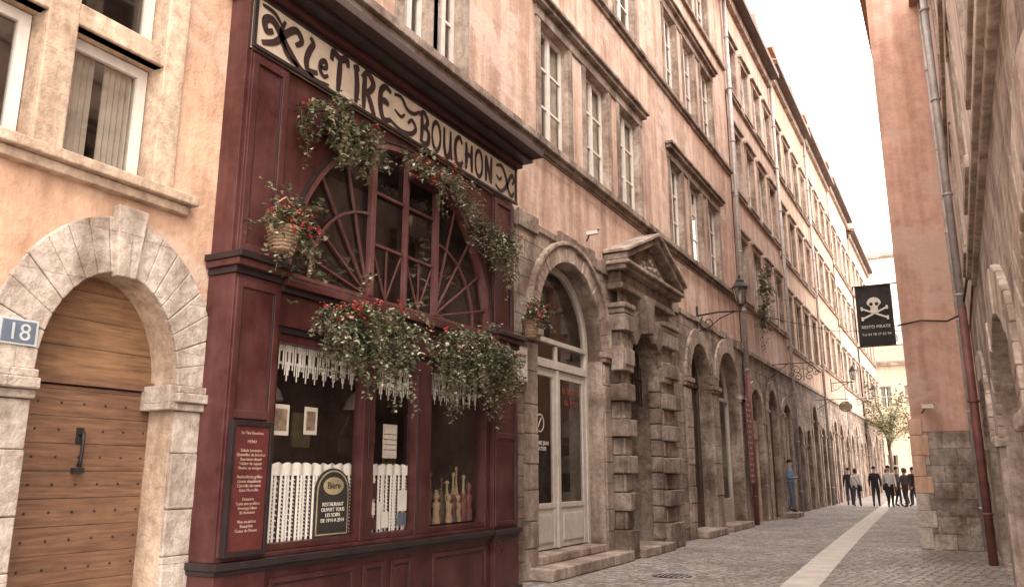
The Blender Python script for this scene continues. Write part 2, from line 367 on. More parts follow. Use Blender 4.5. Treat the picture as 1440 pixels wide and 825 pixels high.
# ------------------------------------------------------------------ LEFT HOUSE (No 18)
def left_house():
    P=empty('ochre_stone_doorway_house',(-5.6,3,0)); F=FL(-5.6)
    mb=MB('walls',['pl_left','st_l'],P)
    ops=[(3.27,4.45,0,3.02,.82)]
    wins=[(.6,1.35),(1.6,2.35),(2.38,3.03),(3.27,4.03)]
    for a,b in wins:
        ops+= [(a,b,3.80,4.86),(a,b,5.04,6.1)]
        ops+= [(a,b,8.2,9.3),(a,b,9.5,10.4)]
    wall(mb,F,-5,4.74,0,13,ops,.3,0,1)
    mb.face([(-5.6,-5,0),(-5.6,-5,13),(-14,-5,13),(-14,-5,0)]); mb.build()
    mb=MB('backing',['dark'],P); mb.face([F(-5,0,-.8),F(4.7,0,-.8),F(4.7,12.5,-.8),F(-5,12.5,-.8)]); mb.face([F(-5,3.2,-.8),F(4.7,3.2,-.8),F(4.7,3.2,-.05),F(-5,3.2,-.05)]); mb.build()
    mb=MB('stone_surrounds',['st_l'],P,.012)
    for v0,v1,v2,v3 in((3.80,4.86,5.04,6.1),(8.2,9.3,9.5,10.4)):
        for (a,b) in((3.03,3.27),(2.35,2.38),(4.03,4.24),(1.35,1.6)):
            mb.box(F,a+.003,b-.003,v0+.004,v3-.004,-.1,.035)
        mb.box(F,.6,4.2,v1,v2,-.1,.03); mb.box(F,.6,4.2,v3,v3+.25,-.05,.05)
        mb.box(F,.3,4.42,v0-.09,v0-.005,-.1,.15); mb.box(F,.3,4.38,v0-.17,v0-.092,-.1,.09)
    mb.build()
    for a,b in wins:
        for c,d in((3.8,4.86),(5.04,6.1),(8.2,9.3),(9.5,10.4)): window(P,F,a+.01,b-.01,c+.01,d-.01,-.16,1,1,'white',random.random()<.2,.085)
    mb=MB('stone_arch',['st_b','st_b'],P,.010)
    ring(mb,F,3.86,2.2,.59,.82,.38,-.02,.04,9,0,.005,.44,.004)
    mb.prism(F,[(3.78,2.98),(3.94,2.98),(4.0,3.54),(3.73,3.54)],.0,.09)
    for a,b in((2.90,3.27),(4.45,4.73)):
        z=0
        for k in range(5):
            h=(.40,.46,.36,.44,.34)[k]; mb.box(F,a+.002,b-.002,z,z+h-.005,-.02,.04+.006*(k%2)); z+=h
        mb.box(F,a-.02,b+.005,2.0,2.06,-.02,.08); mb.box(F,a-.04,b+.007,2.062,2.14,-.02,.12); mb.box(F,a-.02,b+.003,2.142,2.20,-.02,.09)
    mb.box(F,4.36,4.448,2.0,2.2,-.29,.07)
    mb.build()
    G=FL(-5.88)
    mb=MB('oak_door',['wood','iron','wood2','wooddark'],P,.004)
    mb.box(G,3.24,4.48,0,.12,-.1,.06,3); mb.box(G,3.2,4.5,.1,2.2,-.12,-.055,3)  # second box: unseen panel added behind the planks to block leaking light
    z=.12
    while z<2.12:
        h=min(.2,2.15-z); mb.box(G,3.26,4.46,z,z+h-.003,-.05,.0+random.uniform(-.002,.002),0); z+=.2
    mb.box(G,3.25,4.47,2.16,2.23,-.05,.03,0)
    pts=[(3.86-.63*math.cos(math.pi*k/20),2.23+.84*math.sin(math.pi*k/20)) for k in range(21)]
    mb.prism(G,pts,-.06,-.01,2)
    for k in range(3): mb.box(G,3.3,4.42,2.45+.22*k,2.455+.22*k,-.01,-.006,3)
    mb.build()
    mb=MB('door_studs',['iron'],P)
    for i in range(10):
        for j in range(7):
            u=3.33+j*.18; v=.22+i*.2
            c=Vector(G(u,v,0)); 
            pr=[(.011,0),(.009,.006),(.005,.009),(.001,.010)]
            base=len(mb.v)
            for r,h in pr:
                for q in range(6):
                    t=q*math.pi/3; mb.v.append((c.x+h,c.y+r*math.cos(t),c.z+r*math.sin(t)))
            for k in range(3):
                for q in range(6):
                    mb.f.append((base+k*6+q,base+k*6+(q+1)%6,base+k*6+6+(q+1)%6,base+k*6+6+q)); mb.m.append(0); mb.sm.append(True)
    mb.tube([G(3.86,1.78,.0),G(3.86,1.8,.05),G(3.86,1.72,.06),G(3.86,1.6,.05),G(3.86,1.55,.04)],[.012,.016,.012,.014,.02]); mb.box(G,3.82,3.90,1.5,1.54,0,.05); mb.box(G,3.83,3.89,1.72,1.84,0,.012)
    mb.build()
    Q=empty('house_number_plate',F(3.13,2.45,.02))
    mb=MB('plate',['blue','plaque'],Q,.004); mb.box(F,2.98,3.25,2.355,2.535,.045,.055,1); mb.box(F,3.0,3.23,2.37,2.52,.055,.06,0); mb.build()
    text('18',Q,F,3.115,2.388,.063,.165,'plaque',RL)
left_house()

# ------------------------------------------------------------------ MAIN BUILDING
def triple(P,F,mbt,wins,c,d):
    a=wins[0][0]; b=wins[-1][1]
    for i,(x,y) in enumerate(wins):
        mbt.box(F,x-.16,x-.003,c,d,-.05,.03); mbt.box(F,y+.003,y+.16,c,d,-.05,.03)
    mbt.box(F,a-.2,b+.2,d+.003,d+.22,-.05,.04)
    mbt.box(F,a-.28,b+.28,d+.222,d+.31,-.02,.14); mbt.box(F,a-.32,b+.32,d+.312,d+.38,-.02,.20)
    for x,y in wins: window(P,F,x+.005,y-.005,c+.005,d-.005,-.13,2,3,'white')
def main_building():
    P=empty('rose_plaster_building',(-5.6,15,0)); F=FL(-5.6)
    g1=[(5.5,6.5),(7.35,7.95),(8.15,8.75)]; g2=[(11.25,12.4),(13.2,14.35),(15.0,16.2)]; g3=[(18.5,19.5),(20.2,21.3),(22.0,23.2)]
    rows=[(7.02,9.2),(11.28,13.5),(15.0,16.8)]
    groups=[g1,g2,g3]; ops=[]
    for c,d in rows:
        for g in groups: ops+=[(a,b,c,d) for a,b in g]
    mb=MB('plaster_wall',['pl_main','st_t'],P)
    wall(mb,F,4.74,25.2,5.42,17.6,ops,.2,0,1)
    wall(mb,F,4.74,9.9,0,5.42,[(5.2,9.25,.0,5.3)],.02,0)
    mb.build()
    mb=MB('stone_ground_floor',['st_g','st_d'],P)
    wall(mb,F,9.9,25.2,0,5.42,[(11.0,13.7,0,5.05,1.35),(14.5,16.3,0,4.25,.9),(19.35,21.25,0,4.75,.95),(21.95,24.45,0,4.9,1.25)],.45,0,1)
    mb.build()
    mb=MB('strings_and_hoods',['st_d','st_t'],P,.012)
    u=9.9
    while u<25:
        L=random.uniform(.35,.8); mb.box(F,u,min(u+L,25.1)-.01,5.28+random.uniform(-.1,.05),5.47+random.uniform(-.05,.07),-.02,.035+random.uniform(0,.03)); u+=L
    mb.box(F,4.76,25.1,6.72,6.80,-.02,.07); mb.box(F,4.76,25.12,6.802,6.93,-.02,.14)
    mb.box(F,4.76,25.1,10.95,11.03,-.02,.06); mb.box(F,4.76,25.12,11.032,11.14,-.02,.13)
    mb.box(F,4.76,25.1,14.72,14.84,-.02,.10)
    for g in groups:
        for c,d in rows: triple(P,F,mb,g,c,d)
    mb.build()
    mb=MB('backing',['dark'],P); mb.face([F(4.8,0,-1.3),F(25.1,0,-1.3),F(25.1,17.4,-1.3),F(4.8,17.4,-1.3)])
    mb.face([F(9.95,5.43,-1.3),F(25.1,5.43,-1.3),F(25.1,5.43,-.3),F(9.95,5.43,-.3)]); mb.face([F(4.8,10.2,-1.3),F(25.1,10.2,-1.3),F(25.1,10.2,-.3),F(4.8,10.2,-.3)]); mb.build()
    mb=MB('roof',['tile','st_t','wooddark'],P)
    mb.box(F,4.6,25.3,17.6,17.75,-.5,.55,2); mb.hexa([(-5.0,4.6,17.75),(-5.0,25.3,17.75),(-14,25.3,21),(-14,4.6,21),(-5.0,4.6,17.85),(-5.0,25.3,17.85),(-14,25.3,21.1),(-14,4.6,21.1)],0); mb.build()
    mb=MB('arch_voussoirs',['st_g','st_t'],P,.012)
    ring(mb,F,12.35,3.70,1.35,1.35,.28,-.02,.05,15,1); archbar(mb,F,12.35,3.70,1.64,1.64,.07,-.02,.10,1)
    ring(mb,F,20.3,3.8,.95,.95,.4,-.02,.06,11,1); ring(mb,F,23.2,3.65,1.25,1.25,.4,-.02,.06,13,1)
    for (a,b,zc) in((10.62,10.99,3.5),(13.71,14.02,3.5),(18.85,19.34,3.58),(21.26,21.94,3.58),(24.46,24.9,3.58)):
        z=0
        while z<zc-.12: 
            h=random.choice((.38,.44,.5)); h=min(h,zc-z); mb.box(F,a,b,z,z+h-.008,-.02,.05+random.uniform(-.01,.01),1); z+=h
        mb.box(F,a-.03,b+.03,zc+.002,zc+.08,-.02,.09,1); mb.box(F,a-.06,b+.06,zc+.082,zc+.19,-.02,.13,1)
    mb.box(F,13.64,13.70,.3,3.5,-.3,.03,1)
    mb.build()
    mb=MB('door_steps',['st_t'],P,.02)
    mb.box(F,10.7,14.0,0,.17,-.44,.42); mb.box(F,11.05,13.65,.172,.30,-.6,.06)
    mb.box(F,14.52,16.28,0,.16,-.4,.45); mb.box(F,19.4,21.2,0,.16,-.5,.3); mb.box(F,22,24.4,0,.16,-.5,.25)
    mb.build()
    G=FL(-5.90)
    mb=MB('glazed_door',['beige','glass','dark','paper'],P,.006)
    a,b=11.02,13.68; s=3.70
    mb.box(G,a,a+.12,.3,s,-.06,.04); mb.box(G,b-.12,b,.3,s,-.06,.04); mb.box(G,a+.12,b-.12,3.22,3.36,-.06,.06); mb.box(G,a+.12,b-.12,3.64,3.72,-.05,.05)
    c=(a+b)/2
    for u0,u1 in((a+.12,c-.01),(c+.01,b-.12)):
        mb.box(G,u0,u0+.13,.32,3.21,-.04,.02); mb.box(G,u1-.13,u1,.32,3.21,-.04,.02); mb.box(G,u0+.13,u1-.13,.32,.95,-.04,.01); mb.box(G,u0+.13,u1-.13,3.08,3.21,-.04,.02)
        mb.box(G,u0+.2,u1-.2,.42,.85,.01,.03); mb.box(G,u0+.12,u1-.12,.95,1.03,-.03,.03)
        mb.face([G(u0+.13,1.0,-.01),G(u1-.13,1.0,-.01),G(u1-.13,3.15,-.01),G(u0+.13,3.15,-.01)],1)
    mb.box(G,c-.03,c+.03,.32,3.21,.0,.05); mb.box(G,c-.03,c+.03,3.37,3.63,-.04,.03)
    mb.face([G(a+.12,3.36,-.01),G(b-.12,3.36,-.01),G(b-.12,3.64,-.01),G(a+.12,3.64,-.01)],1)
    archbar(mb,G,c,s,1.22,1.22,.11,-.06,.04)
    pts=[(c-1.23*math.cos(math.pi*k/20),s+1.23*math.sin(math.pi*k/20)) for k in range(21)]
    mb.face([G(x,y,-.01) for x,y in pts],1)
    mb.build()
    text('le bistrot\nde lyon',P,G,c+.62,2.85,.0,.2,'awn',RL)
    text('FREDERIC JEAN\nCREATEUR',P,G,c-.6,1.95,.0,.09,'paper',RL)
    mb=MB('round_logo',['paper'],P); archbar(mb,G,c-.6,2.3,.13,.13,.018,-.005,.0,0,24,0,2*math.pi); mb.bar(G,(c-.67,2.23),(c-.55,2.39),.02,-.005,0); mb.build()
    # portal
    H=FL(-5.40)
    mb=MB('rusticated_portal',['st_d','st_t'],P,.02)
    oc=15.4
    wall(mb,H,14.08,17.3,0,4.95,[(14.5,16.3,0,4.25,.9)],.2,0)
    for (a,b) in((14.08,14.46),(16.40,17.3)):
        z=0;k=0
        mb.box(H,a-.05,b+.05,0,.5,-.2,.14)
        z=.51
        while z<4.35:
            h=.33
            if k%2: mb.box(H,a-.05,b+.05,z,z+h-.015,-.2,.16+random.uniform(-.01,.01))
            else: mb.box(H,a+.04,b-.04,z,z+h-.015,-.2,.06)
            z+=h;k+=1
        mb.box(H,a-.05,b+.05,z,z+.10,-.2,.16); mb.box(H,a-.09,b+.09,z+.102,z+.2,-.2,.2)
    for k in range(9):
        A=math.pi*k/9; B=math.pi*(k+1)/9; o=.60 if k%2==0 else .46; w1=.14 if k%2==0 else .07
        if k==4: o=.76; w1=.22
        def pt(T,r,w): return H(oc-(.9+r)*math.cos(T),3.35+(.9+r)*math.sin(T),w)
        A+=.012;B-=.012
        mb.hexa([pt(A,0,-.1),pt(B,0,-.1),pt(B,o,-.1),pt(A,o,-.1),pt(A,0,w1),pt(B,0,w1),pt(B,o,w1),pt(A,o,w1)],0)
    for a,b in((14.48,14.56),(16.24,16.40)):
        z=.2
        while z<3.2: mb.box(H,a,b,z,z+.31,-.2,.04); z+=.33
    mb.box(H,14.05,17.35,4.95,5.08,-.2,.12,0); mb.box(H,14.08,17.32,5.082,5.30,-.2,.08,0); mb.box(H,13.95,17.5,5.302,5.40,-.2,.24,0); mb.box(H,13.9,17.58,5.402,5.48,-.2,.31,1)
    pc=15.74; hw=1.82
    mb.prism(H,[(pc-hw+.12,5.48),(pc+hw-.12,5.48),(pc,6.15)],-.2,.08,0)
    for s in(-1,1):
        x0=pc+s*hw
        mb.prism(H,[(x0,5.485),(pc,6.22),(pc,6.36),(x0,5.61)][::s],-.2,.30,0)
        mb.prism(H,[(x0+s*.06,5.615),(pc,6.365),(pc,6.45),(x0+s*.06,5.69)][::s],-.2,.37,1)
    mb.build()
    mb=MB('pediment_carving',['st_t'],P,0,True)
    for i in range(34):
        u=pc+random.uniform(-.9,.9); v=5.52+random.uniform(0,.42*(1-abs(u-pc)/1.1))
        r=random.uniform(.03,.08); c=H(u,v,.09)
        mb.lathe((c[0],c[1],c[2]-r),[(0.01,0),(r*.7,r*.3),(r,r),(r*.7,r*1.7),(.01,r*2)],0,8)
    mb.build()
    mb=MB('iron_gate',['iron','wooddark'],P)
    K=FL(-5.75)
    for i in range(11):
        u=14.54+i*.17; mb.tube([K(u,2.9,0),K(u,4.2,0)],.012,0,5)
    for v in(2.9,3.4,3.9): mb.tube([K(14.5,v,0),K(16.3,v,0)],.015,0,5)
    for i in range(10):
        u=14.56+i*.17; mb.tube([K(u,2.95,0),K(u+.17,3.4,0),K(u,3.9,0),K(u+.17,4.2,0)],.009,0,4)
    mb.box(K,14.5,15.0,0,2.88,-.2,-.1,1); mb.build()
    for (a,b,d,ah,mt) in((19.37,21.23,4.74,.95,'wooddark'),(21.97,24.43,4.89,1.24,'beige')):
        mb=MB('shop_window',[mt,'glass','dark2'],P,.006); K=FL(-5.95); s=d-ah; c=(a+b)/2; r=(b-a)/2
        archbar(mb,K,c,s,r-.1,ah-.1,.12,-.05,.03); mb.box(K,a,b,s-.1,s,-.05,.05)
        for u in(a,c-.05,b-.1): mb.box(K,u,u+.1,.16,s-.1,-.05,.04)
        mb.box(K,a+.1,b-.1,.16,.8,-.05,.02)
        mb.face([K(a,.7,-.02),K(b,.7,-.02),K(b,s,-.02),K(a,s,-.02)],1)
        pts=[(c-r*math.cos(math.pi*k/16),s+ah*math.sin(math.pi*k/16)) for k in range(17)]
        mb.face([K(x,y,-.02) for x,y in pts],1); mb.build()
    Q=empty('wall_plaque',F(10.3,3.1,0)); mb=MB('board',['grey','paper'],Q,.005); mb.box(F,10.0,10.58,2.82,3.34,.055,.09,0); mb.box(F,10.03,10.55,2.85,3.31,.09,.095,1); mb.build()
    text('RESTAURANT\nRue du Boeuf\nOuvert 7/7',Q,F,10.29,3.17,.097,.075,'letter',RL)
main_building()

# ------------------------------------------------------------------ RESTAURANT SHOPFRONT
def shop():
    P=empty('restaurant_shopfront',(-5.35,7.25,0)); S=FL(-5.35)
    mb=MB('timber_front',['red','black','red2'],P,.006)
    uc=7.25; vs=3.30; R=1.90
    wall(mb,S,5.22,9.2,3.2,5.32,[(uc-R,uc+R,vs,vs+R,R)],.12,0)
    mb.box(S,4.705,4.74,.0,5.9,-.25,0,0)
    for a,b in((4.70,5.25),(9.16,9.80)):
        mb.box(S,a,b,0,.70,-.249,.10,0); mb.box(S,a-.02,b+.01,.702,.74,-.24,.12,1); mb.box(S,a-.035,b+.02,.742,.80,-.24,.15,1)
        mb.box(S,a,b,.802,3.18,-.249,.08,0)
        for q in((a+.02,a+.085,.84,3.14),(b-.085,b-.02,.84,3.14),(a+.085,b-.085,3.07,3.14),(a+.085,b-.085,.84,.9),(a+.085,b-.085,1.95,2.02)): mb.box(S,*q,.08,.10,0)
        for q in((a+.085,a+.10,.9,3.07),(b-.10,b-.085,.9,3.07)): mb.box(S,*q,.08,.092,1)
        mb.box(S,a-.02,b+.02,3.182,3.24,-.24,.11,1); mb.box(S,a-.05,b+.05,3.242,3.30,-.24,.17,0); mb.box(S,a-.07,b+.06,3.302,3.36,-.24,.21,1)
        mb.box(S,a+.04,b-.04,3.362,5.32,-.249,.03,0)
        for q in((a+.05,a+.12,3.40,5.28),(b-.12,b-.05,3.40,5.28),(a+.12,b-.12,5.2,5.28),(a+.12,b-.12,3.40,3.47)): mb.box(S,*q,.03,.055,0)
        for q in((a+.12,a+.135,3.47,5.2),(b-.135,b-.12,3.47,5.2)): mb.box(S,*q,.03,.046,1)
    mb.box(S,5.25,9.16,2.82,3.12,-.12,.04,0); mb.box(S,5.25,9.16,3.122,3.17,-.12,.10,1); mb.box(S,5.25,9.16,3.172,3.235,-.12,.16,0); mb.box(S,5.25,9.16,3.237,3.295,-.12,.09,0)
    mb.box(S,5.25,9.16,2.76,2.818,-.12,.02,1)
    for a,b in((5.252,5.33),(6.58,6.76),(7.52,7.80),(9.05,9.158)): mb.box(S,a,b,.84,2.758,-.12,.02,0)
    for a,b in((5.33,6.58),(6.76,7.52),(7.80,9.05)):
        mb.box(S,a,b,.84,.90,-.12,.0,0); mb.box(S,a,b,2.68,2.757,-.12,.0,0)
    mb.box(S,7.535,7.555,.9,2.68,.02,.03,1); mb.box(S,6.655,6.67,.9,2.68,.02,.03,1)
    mb.box(S,5.25,9.16,.702,.74,-.12,.09,1); mb.box(S,5.25,9.16,.742,.80,-.12,.13,1); mb.box(S,5.25,9.16,.802,.838,-.12,.06,0)
    mb.box(S,5.25,9.16,0,.70,-.12,.03,0)
    for a,b in((5.35,6.5),(6.62,6.98),(7.08,7.45),(7.85,9.05)):
        for q in((a,a+.05,.1,.62),(b-.05,b,.1,.62),(a+.05,b-.05,.57,.62),(a+.05,b-.05,.1,.15)): mb.box(S,*q,.03,.05,0)
        for q in((a+.05,a+.062,.15,.57),(b-.062,b-.05,.15,.57),(a+.062,b-.062,.555,.57)): mb.box(S,*q,.03,.042,1)
    mb.box(S,4.66,9.82,0,.08,-.1,.14,1)
    mb.build()
    mb=MB('fanlight_bars',['redbar','glass2','black'],P,.003)
    archbar(mb,S,uc,vs,R-.055,R-.055,.07,-.09,.03,0,40); archbar(mb,S,uc,vs,R+.015,R+.015,.03,-.02,.045,2,40)
    mb.box(S,uc-R,uc+R,vs,vs+.05,-.09,.0)
    def top(u): return vs+math.sqrt(max(0,(R-.03)**2-(u-uc)**2))
    for u,t in((6.62,.075),(7.86,.075),(7.24,.045)): mb.box(S,u-t/2,u+t/2,vs+.05,top(u)-.01,-.055,.01)
    for v in(3.95,4.55): mb.box(S,6.66,7.215,v-.016,v+.016,-.05,-.02); mb.box(S,7.265,7.82,v-.016,v+.016,-.05,-.02)
    for c in(6.93,7.55):
        mb.bar(S,(c,vs+.06),(c-.27,3.93),.018,-.05,-.03); mb.bar(S,(c,vs+.06),(c+.27,3.93),.018,-.05,-.03); mb.bar(S,(c,vs+.06),(c,3.93),.018,-.05,-.032)
    def ray(cx,cz,ang,r0):
        d=Vector((math.cos(ang),math.sin(ang))); p=Vector((cx-uc,cz-vs)); bq=p.dot(d); cq=p.dot(p)-(R-.04)**2; L=-bq+math.sqrt(bq*bq-cq)
        mb.bar(S,(cx+d.x*r0,cz+d.y*r0),(cx+d.x*L,cz+d.y*L),.022,-.05,-.022)
    for cx,sgn in((6.62,-1),(7.86,1)):
        for a in(13,34,54,73):
            t=math.radians(a); ray(cx,vs+.05,t if sgn>0 else math.pi-t,0.05)
        for r in(.90,):
            if sgn<0: archbar(mb,S,cx,vs+.05,r,r,.028,-.05,-.018,0,14,0,math.pi/2)
            else: archbar(mb,S,cx,vs+.05,r,r,.028,-.05,-.018,0,14,math.pi/2,math.pi)
    pts=[(uc-(R-.03)*math.cos(math.pi*k/30),vs+(R-.03)*math.sin(math.pi*k/30)) for k in range(31)]
    mb.face([S(x,y,-.06) for x,y in pts],1)
    for a,b in((5.33,6.58),(6.76,7.52),(7.80,9.05)): mb.face([S(a,.9,-.07),S(b,.9,-.07),S(b,2.68,-.07),S(a,2.68,-.07)],1)
    mb.build()
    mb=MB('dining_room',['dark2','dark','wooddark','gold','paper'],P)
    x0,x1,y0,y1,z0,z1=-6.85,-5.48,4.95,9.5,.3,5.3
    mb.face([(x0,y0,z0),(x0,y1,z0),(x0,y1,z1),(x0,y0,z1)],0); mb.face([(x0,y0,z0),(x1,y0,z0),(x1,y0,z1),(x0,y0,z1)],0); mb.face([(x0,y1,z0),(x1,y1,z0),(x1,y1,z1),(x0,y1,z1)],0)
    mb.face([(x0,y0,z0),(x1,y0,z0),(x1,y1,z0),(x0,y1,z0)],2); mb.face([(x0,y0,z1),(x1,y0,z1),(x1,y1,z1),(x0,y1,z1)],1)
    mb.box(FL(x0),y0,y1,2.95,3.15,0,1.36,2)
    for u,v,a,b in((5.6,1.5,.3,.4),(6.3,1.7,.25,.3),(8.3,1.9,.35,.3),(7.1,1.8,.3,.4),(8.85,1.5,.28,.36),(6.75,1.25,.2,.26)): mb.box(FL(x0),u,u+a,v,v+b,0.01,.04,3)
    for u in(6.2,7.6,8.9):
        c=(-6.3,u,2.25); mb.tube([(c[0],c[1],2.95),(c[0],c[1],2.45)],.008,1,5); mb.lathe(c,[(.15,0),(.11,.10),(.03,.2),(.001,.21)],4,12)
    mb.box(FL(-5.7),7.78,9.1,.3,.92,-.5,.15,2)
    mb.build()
    mb=MB('lace_curtain',['lace'],P)
    L=FL(-5.45)
    def lace_bottom(a,b,z0,z1):
        n=int((b-a)/.02); dx=(b-a)/n
        for k in range(n):
            u=a+k*dx; wz=.010*math.sin(k*.9); wn=.010*math.sin((k+1)*.9); h=z1-.02+.02*abs(math.sin(k*math.pi/6)); hn=z1-.02+.02*abs(math.sin((k+1)*math.pi/6))
            mb.face([L(u,z1-.12,wz),L(u+dx,z1-.12,wn),L(u+dx,hn,wn),L(u,h,wz)])
        m=int((b-a)/.052); dx=(b-a)/m
        for k in range(m):
            u=a+k*dx; wz=.012*math.sin(k*1.7)
            mb.face([L(u,z0,wz),L(u+dx*.42,z0,wz+.008),L(u+dx*.42,z1-.12,wz+.008),L(u,z1-.12,wz)])
            z=z0+.02
            while z<z1-.14:
                mb.face([L(u+dx*.42,z,wz),L(u+dx*.72,z+.012,wz),L(u+dx*.72,z+.022,wz),L(u+dx*.42,z+.016,wz)]); mb.face([L(u+dx*.72,z+.012,wz),L(u+dx,z,wz),L(u+dx,z+.014,wz),L(u+dx*.72,z+.022,wz)]); z+=.034+.016*(k%3==0)
    def lace_top(a,b,z0,z1):
        n=int((b-a)/.022); dx=(b-a)/n; band=(z1-z0)*.5
        for k in range(n):
            u=a+k*dx; wz=.010*math.sin(k*.9)
            mb.face([L(u,z1-band*.45,wz),L(u+dx,z1-band*.45,wz),L(u+dx,z1,wz),L(u,z1,wz)])
            if k%3: mb.face([L(u,z1-band,wz),L(u+dx,z1-band,wz),L(u+dx,z1-band*.45,wz),L(u,z1-band*.45,wz)])
            mb.face([L(u,z1-band-.025,wz),L(u+dx,z1-band-.025,wz),L(u+dx,z1-band,wz),L(u,z1-band,wz)])
            tip=z0+(z1-z0-band)*abs(((k%6)-3)/3.4)
            mb.face([L(u,tip,wz),L(u+dx*.72,tip+.004,wz),L(u+dx*.72,z1-band-.025,wz),L(u,z1-band-.025,wz)])
    lace_bottom(5.34,6.56,.90,1.60); lace_bottom(6.77,7.51,.90,1.60)
    lace_top(5.34,6.57,2.34,2.70); lace_top(6.77,7.51,2.28,2.66); lace_top(7.81,9.04,2.30,2.68)
    mb.build()
    mb=MB('posters',['paper','papercol','red','blue'],P)
    K=FL(-5.425)
    for a,b,c,d in((5.38,5.60,1.84,2.12),(5.80,5.98,1.86,2.12),(7.02,7.27,1.66,2.02)):
        mb.box(K,a,b,c,d,0,.003,0); mb.box(K,a+.03,b-.03,c+.04,d-.04,.003,.005,1 if a<7 else 0)
    K=FL(-5.408)
    for a,b,c,d,m in((6.79,6.92,1.24,1.40,2),(6.80,6.90,1.08,1.2,0),(6.79,6.92,.93,1.05,2),(7.3,7.46,1.1,1.32,0),(7.3,7.46,.95,1.08,3),(7.02,7.14,.94,1.1,0),(6.95,7.0,.93,1.2,0)): mb.box(K,a,b,c,d,0,.003,m)
    mb.build()
    text('~~~~~~~\n~~~ ~~~~\n~~~~~~\n~~~~~~~',P,FL(-5.418),7.145,1.9,0,.055,'letter',RL)
    mb=MB('menu_case',['black','menu','glass2'],P,.004)
    T=FL(-5.25)
    mb.box(T,4.74,5.20,.84,1.93,-.0,.03,0); mb.box(T,4.78,5.16,.88,1.89,.03,.034,1); 
    for q in((4.74,4.775,.84,1.93),(5.165,5.2,.84,1.93),(4.775,5.165,1.89,1.93),(4.775,5.165,.84,.88)): mb.box(T,*q,.034,.05,0)
    mb.build()
    text('Le Tire Bouchon\n\nMENU\n\nSalade lyonnaise\nQuenelles de brochet\nSaucisson chaud\nTablier de sapeur\nPoulet au vinaigre\n\nAndouillette grillee\nGratin dauphinois\nCervelle de canut\nSaint Marcellin\n\nDesserts\nTarte aux pralines\nFromage blanc\nIle flottante\n\nVins au pichet\nBeaujolais\nCotes du Rhone',P,T,4.97,1.82,.036,.036,'menutext',RL)
    Q=empty('menu_board',(-5.44,6.25,.9))
    mb=MB('board',['gold','chalk','paper'],Q,.004); K=FL(-5.43)
    def arched(a,b,z0,z1,r):
        c=(a+b)/2; ra=(b-a)/2; return [(a,z0),(b,z0)]+[(c+ra*math.cos(math.pi*k/12),z1-r+r*math.sin(math.pi*k/12)) for k in range(13)]
    mb.prism(K,arched(6.0,6.50,.90,1.55,.22),0,.015,1); mb.prism(K,arched(6.02,6.48,.92,1.53,.2),.015,.018,0); mb.prism(K,arched(6.035,6.465,.935,1.515,.19),.018,.02,1); mb.prism(K,[(6.055,.955),(6.445,.955),(6.445,1.27),(6.055,1.27)],.02,.022,1)
    mb.prism(K,[(6.25+.15*math.cos(t*.3927),1.38+.085*math.sin(t*.3927)) for t in range(16)],.02,.023,0)
    mb.build(); text('RESTAURANT\nOUVERT TOUS\nLES SOIRS\nDE 19 H A 23 H',Q,K,6.25,1.19,.024,.050,'paper',RL); text('Biere',Q,K,6.25,1.355,.026,.09,'chalk',RL)
    Q=empty('window_bottles',(-5.6,8.4,.92)); mb=MB('bottles',['chalk','wicker','pipe_red','gold','wooddark'],Q,0)
    for i in range(34):
        u=random.uniform(7.86,9.0); x=-5.6+random.uniform(-.15,.09); h=random.uniform(.2,.7); r=random.uniform(.03,.05)
        mb.lathe((x,u,.92),[(r*.9,0),(r,.02),(r,h*.5),(r*.7,h*.6),(r*.35,h*.7),(r*.35,h*.92),(r*.6,h*.95),(r*.5,h),(.002,h+.01)],random.choice([0,0,1,4,2,3,4]),9)
    for i in range(9):
        u=7.92+i*.125; x=-5.5+random.uniform(-.03,.03); h=random.uniform(.3,.55); q=random.choice([1,2,4]); mb.lathe((x,u,.92),[(.05,0),(.055,.03),(.035,h*.35),(.05,h*.55),(.045,h*.66),(.015,h*.72),(.035,h*.8),(.038,h*.9),(.02,h*.98),(.002,h)],q,9)
    mb.build()
    Q=empty('restaurant_sign',(-5.3,7.25,5.6))
    mb=MB('panel',['cream','black'],Q,.004)
    mb.box(S,4.74,9.78,5.34,5.86,.0,.05,0); mb.box(S,4.70,9.82,5.322,5.36,.05,.08,1); mb.box(S,4.70,9.82,5.845,5.88,.05,.08,1); mb.box(S,4.70,4.745,5.36,5.845,.05,.075,1); mb.box(S,9.775,9.82,5.36,5.845,.05,.075,1)
    mb.build()
    mb=MB('art_nouveau_lettering',['letter'],Q)
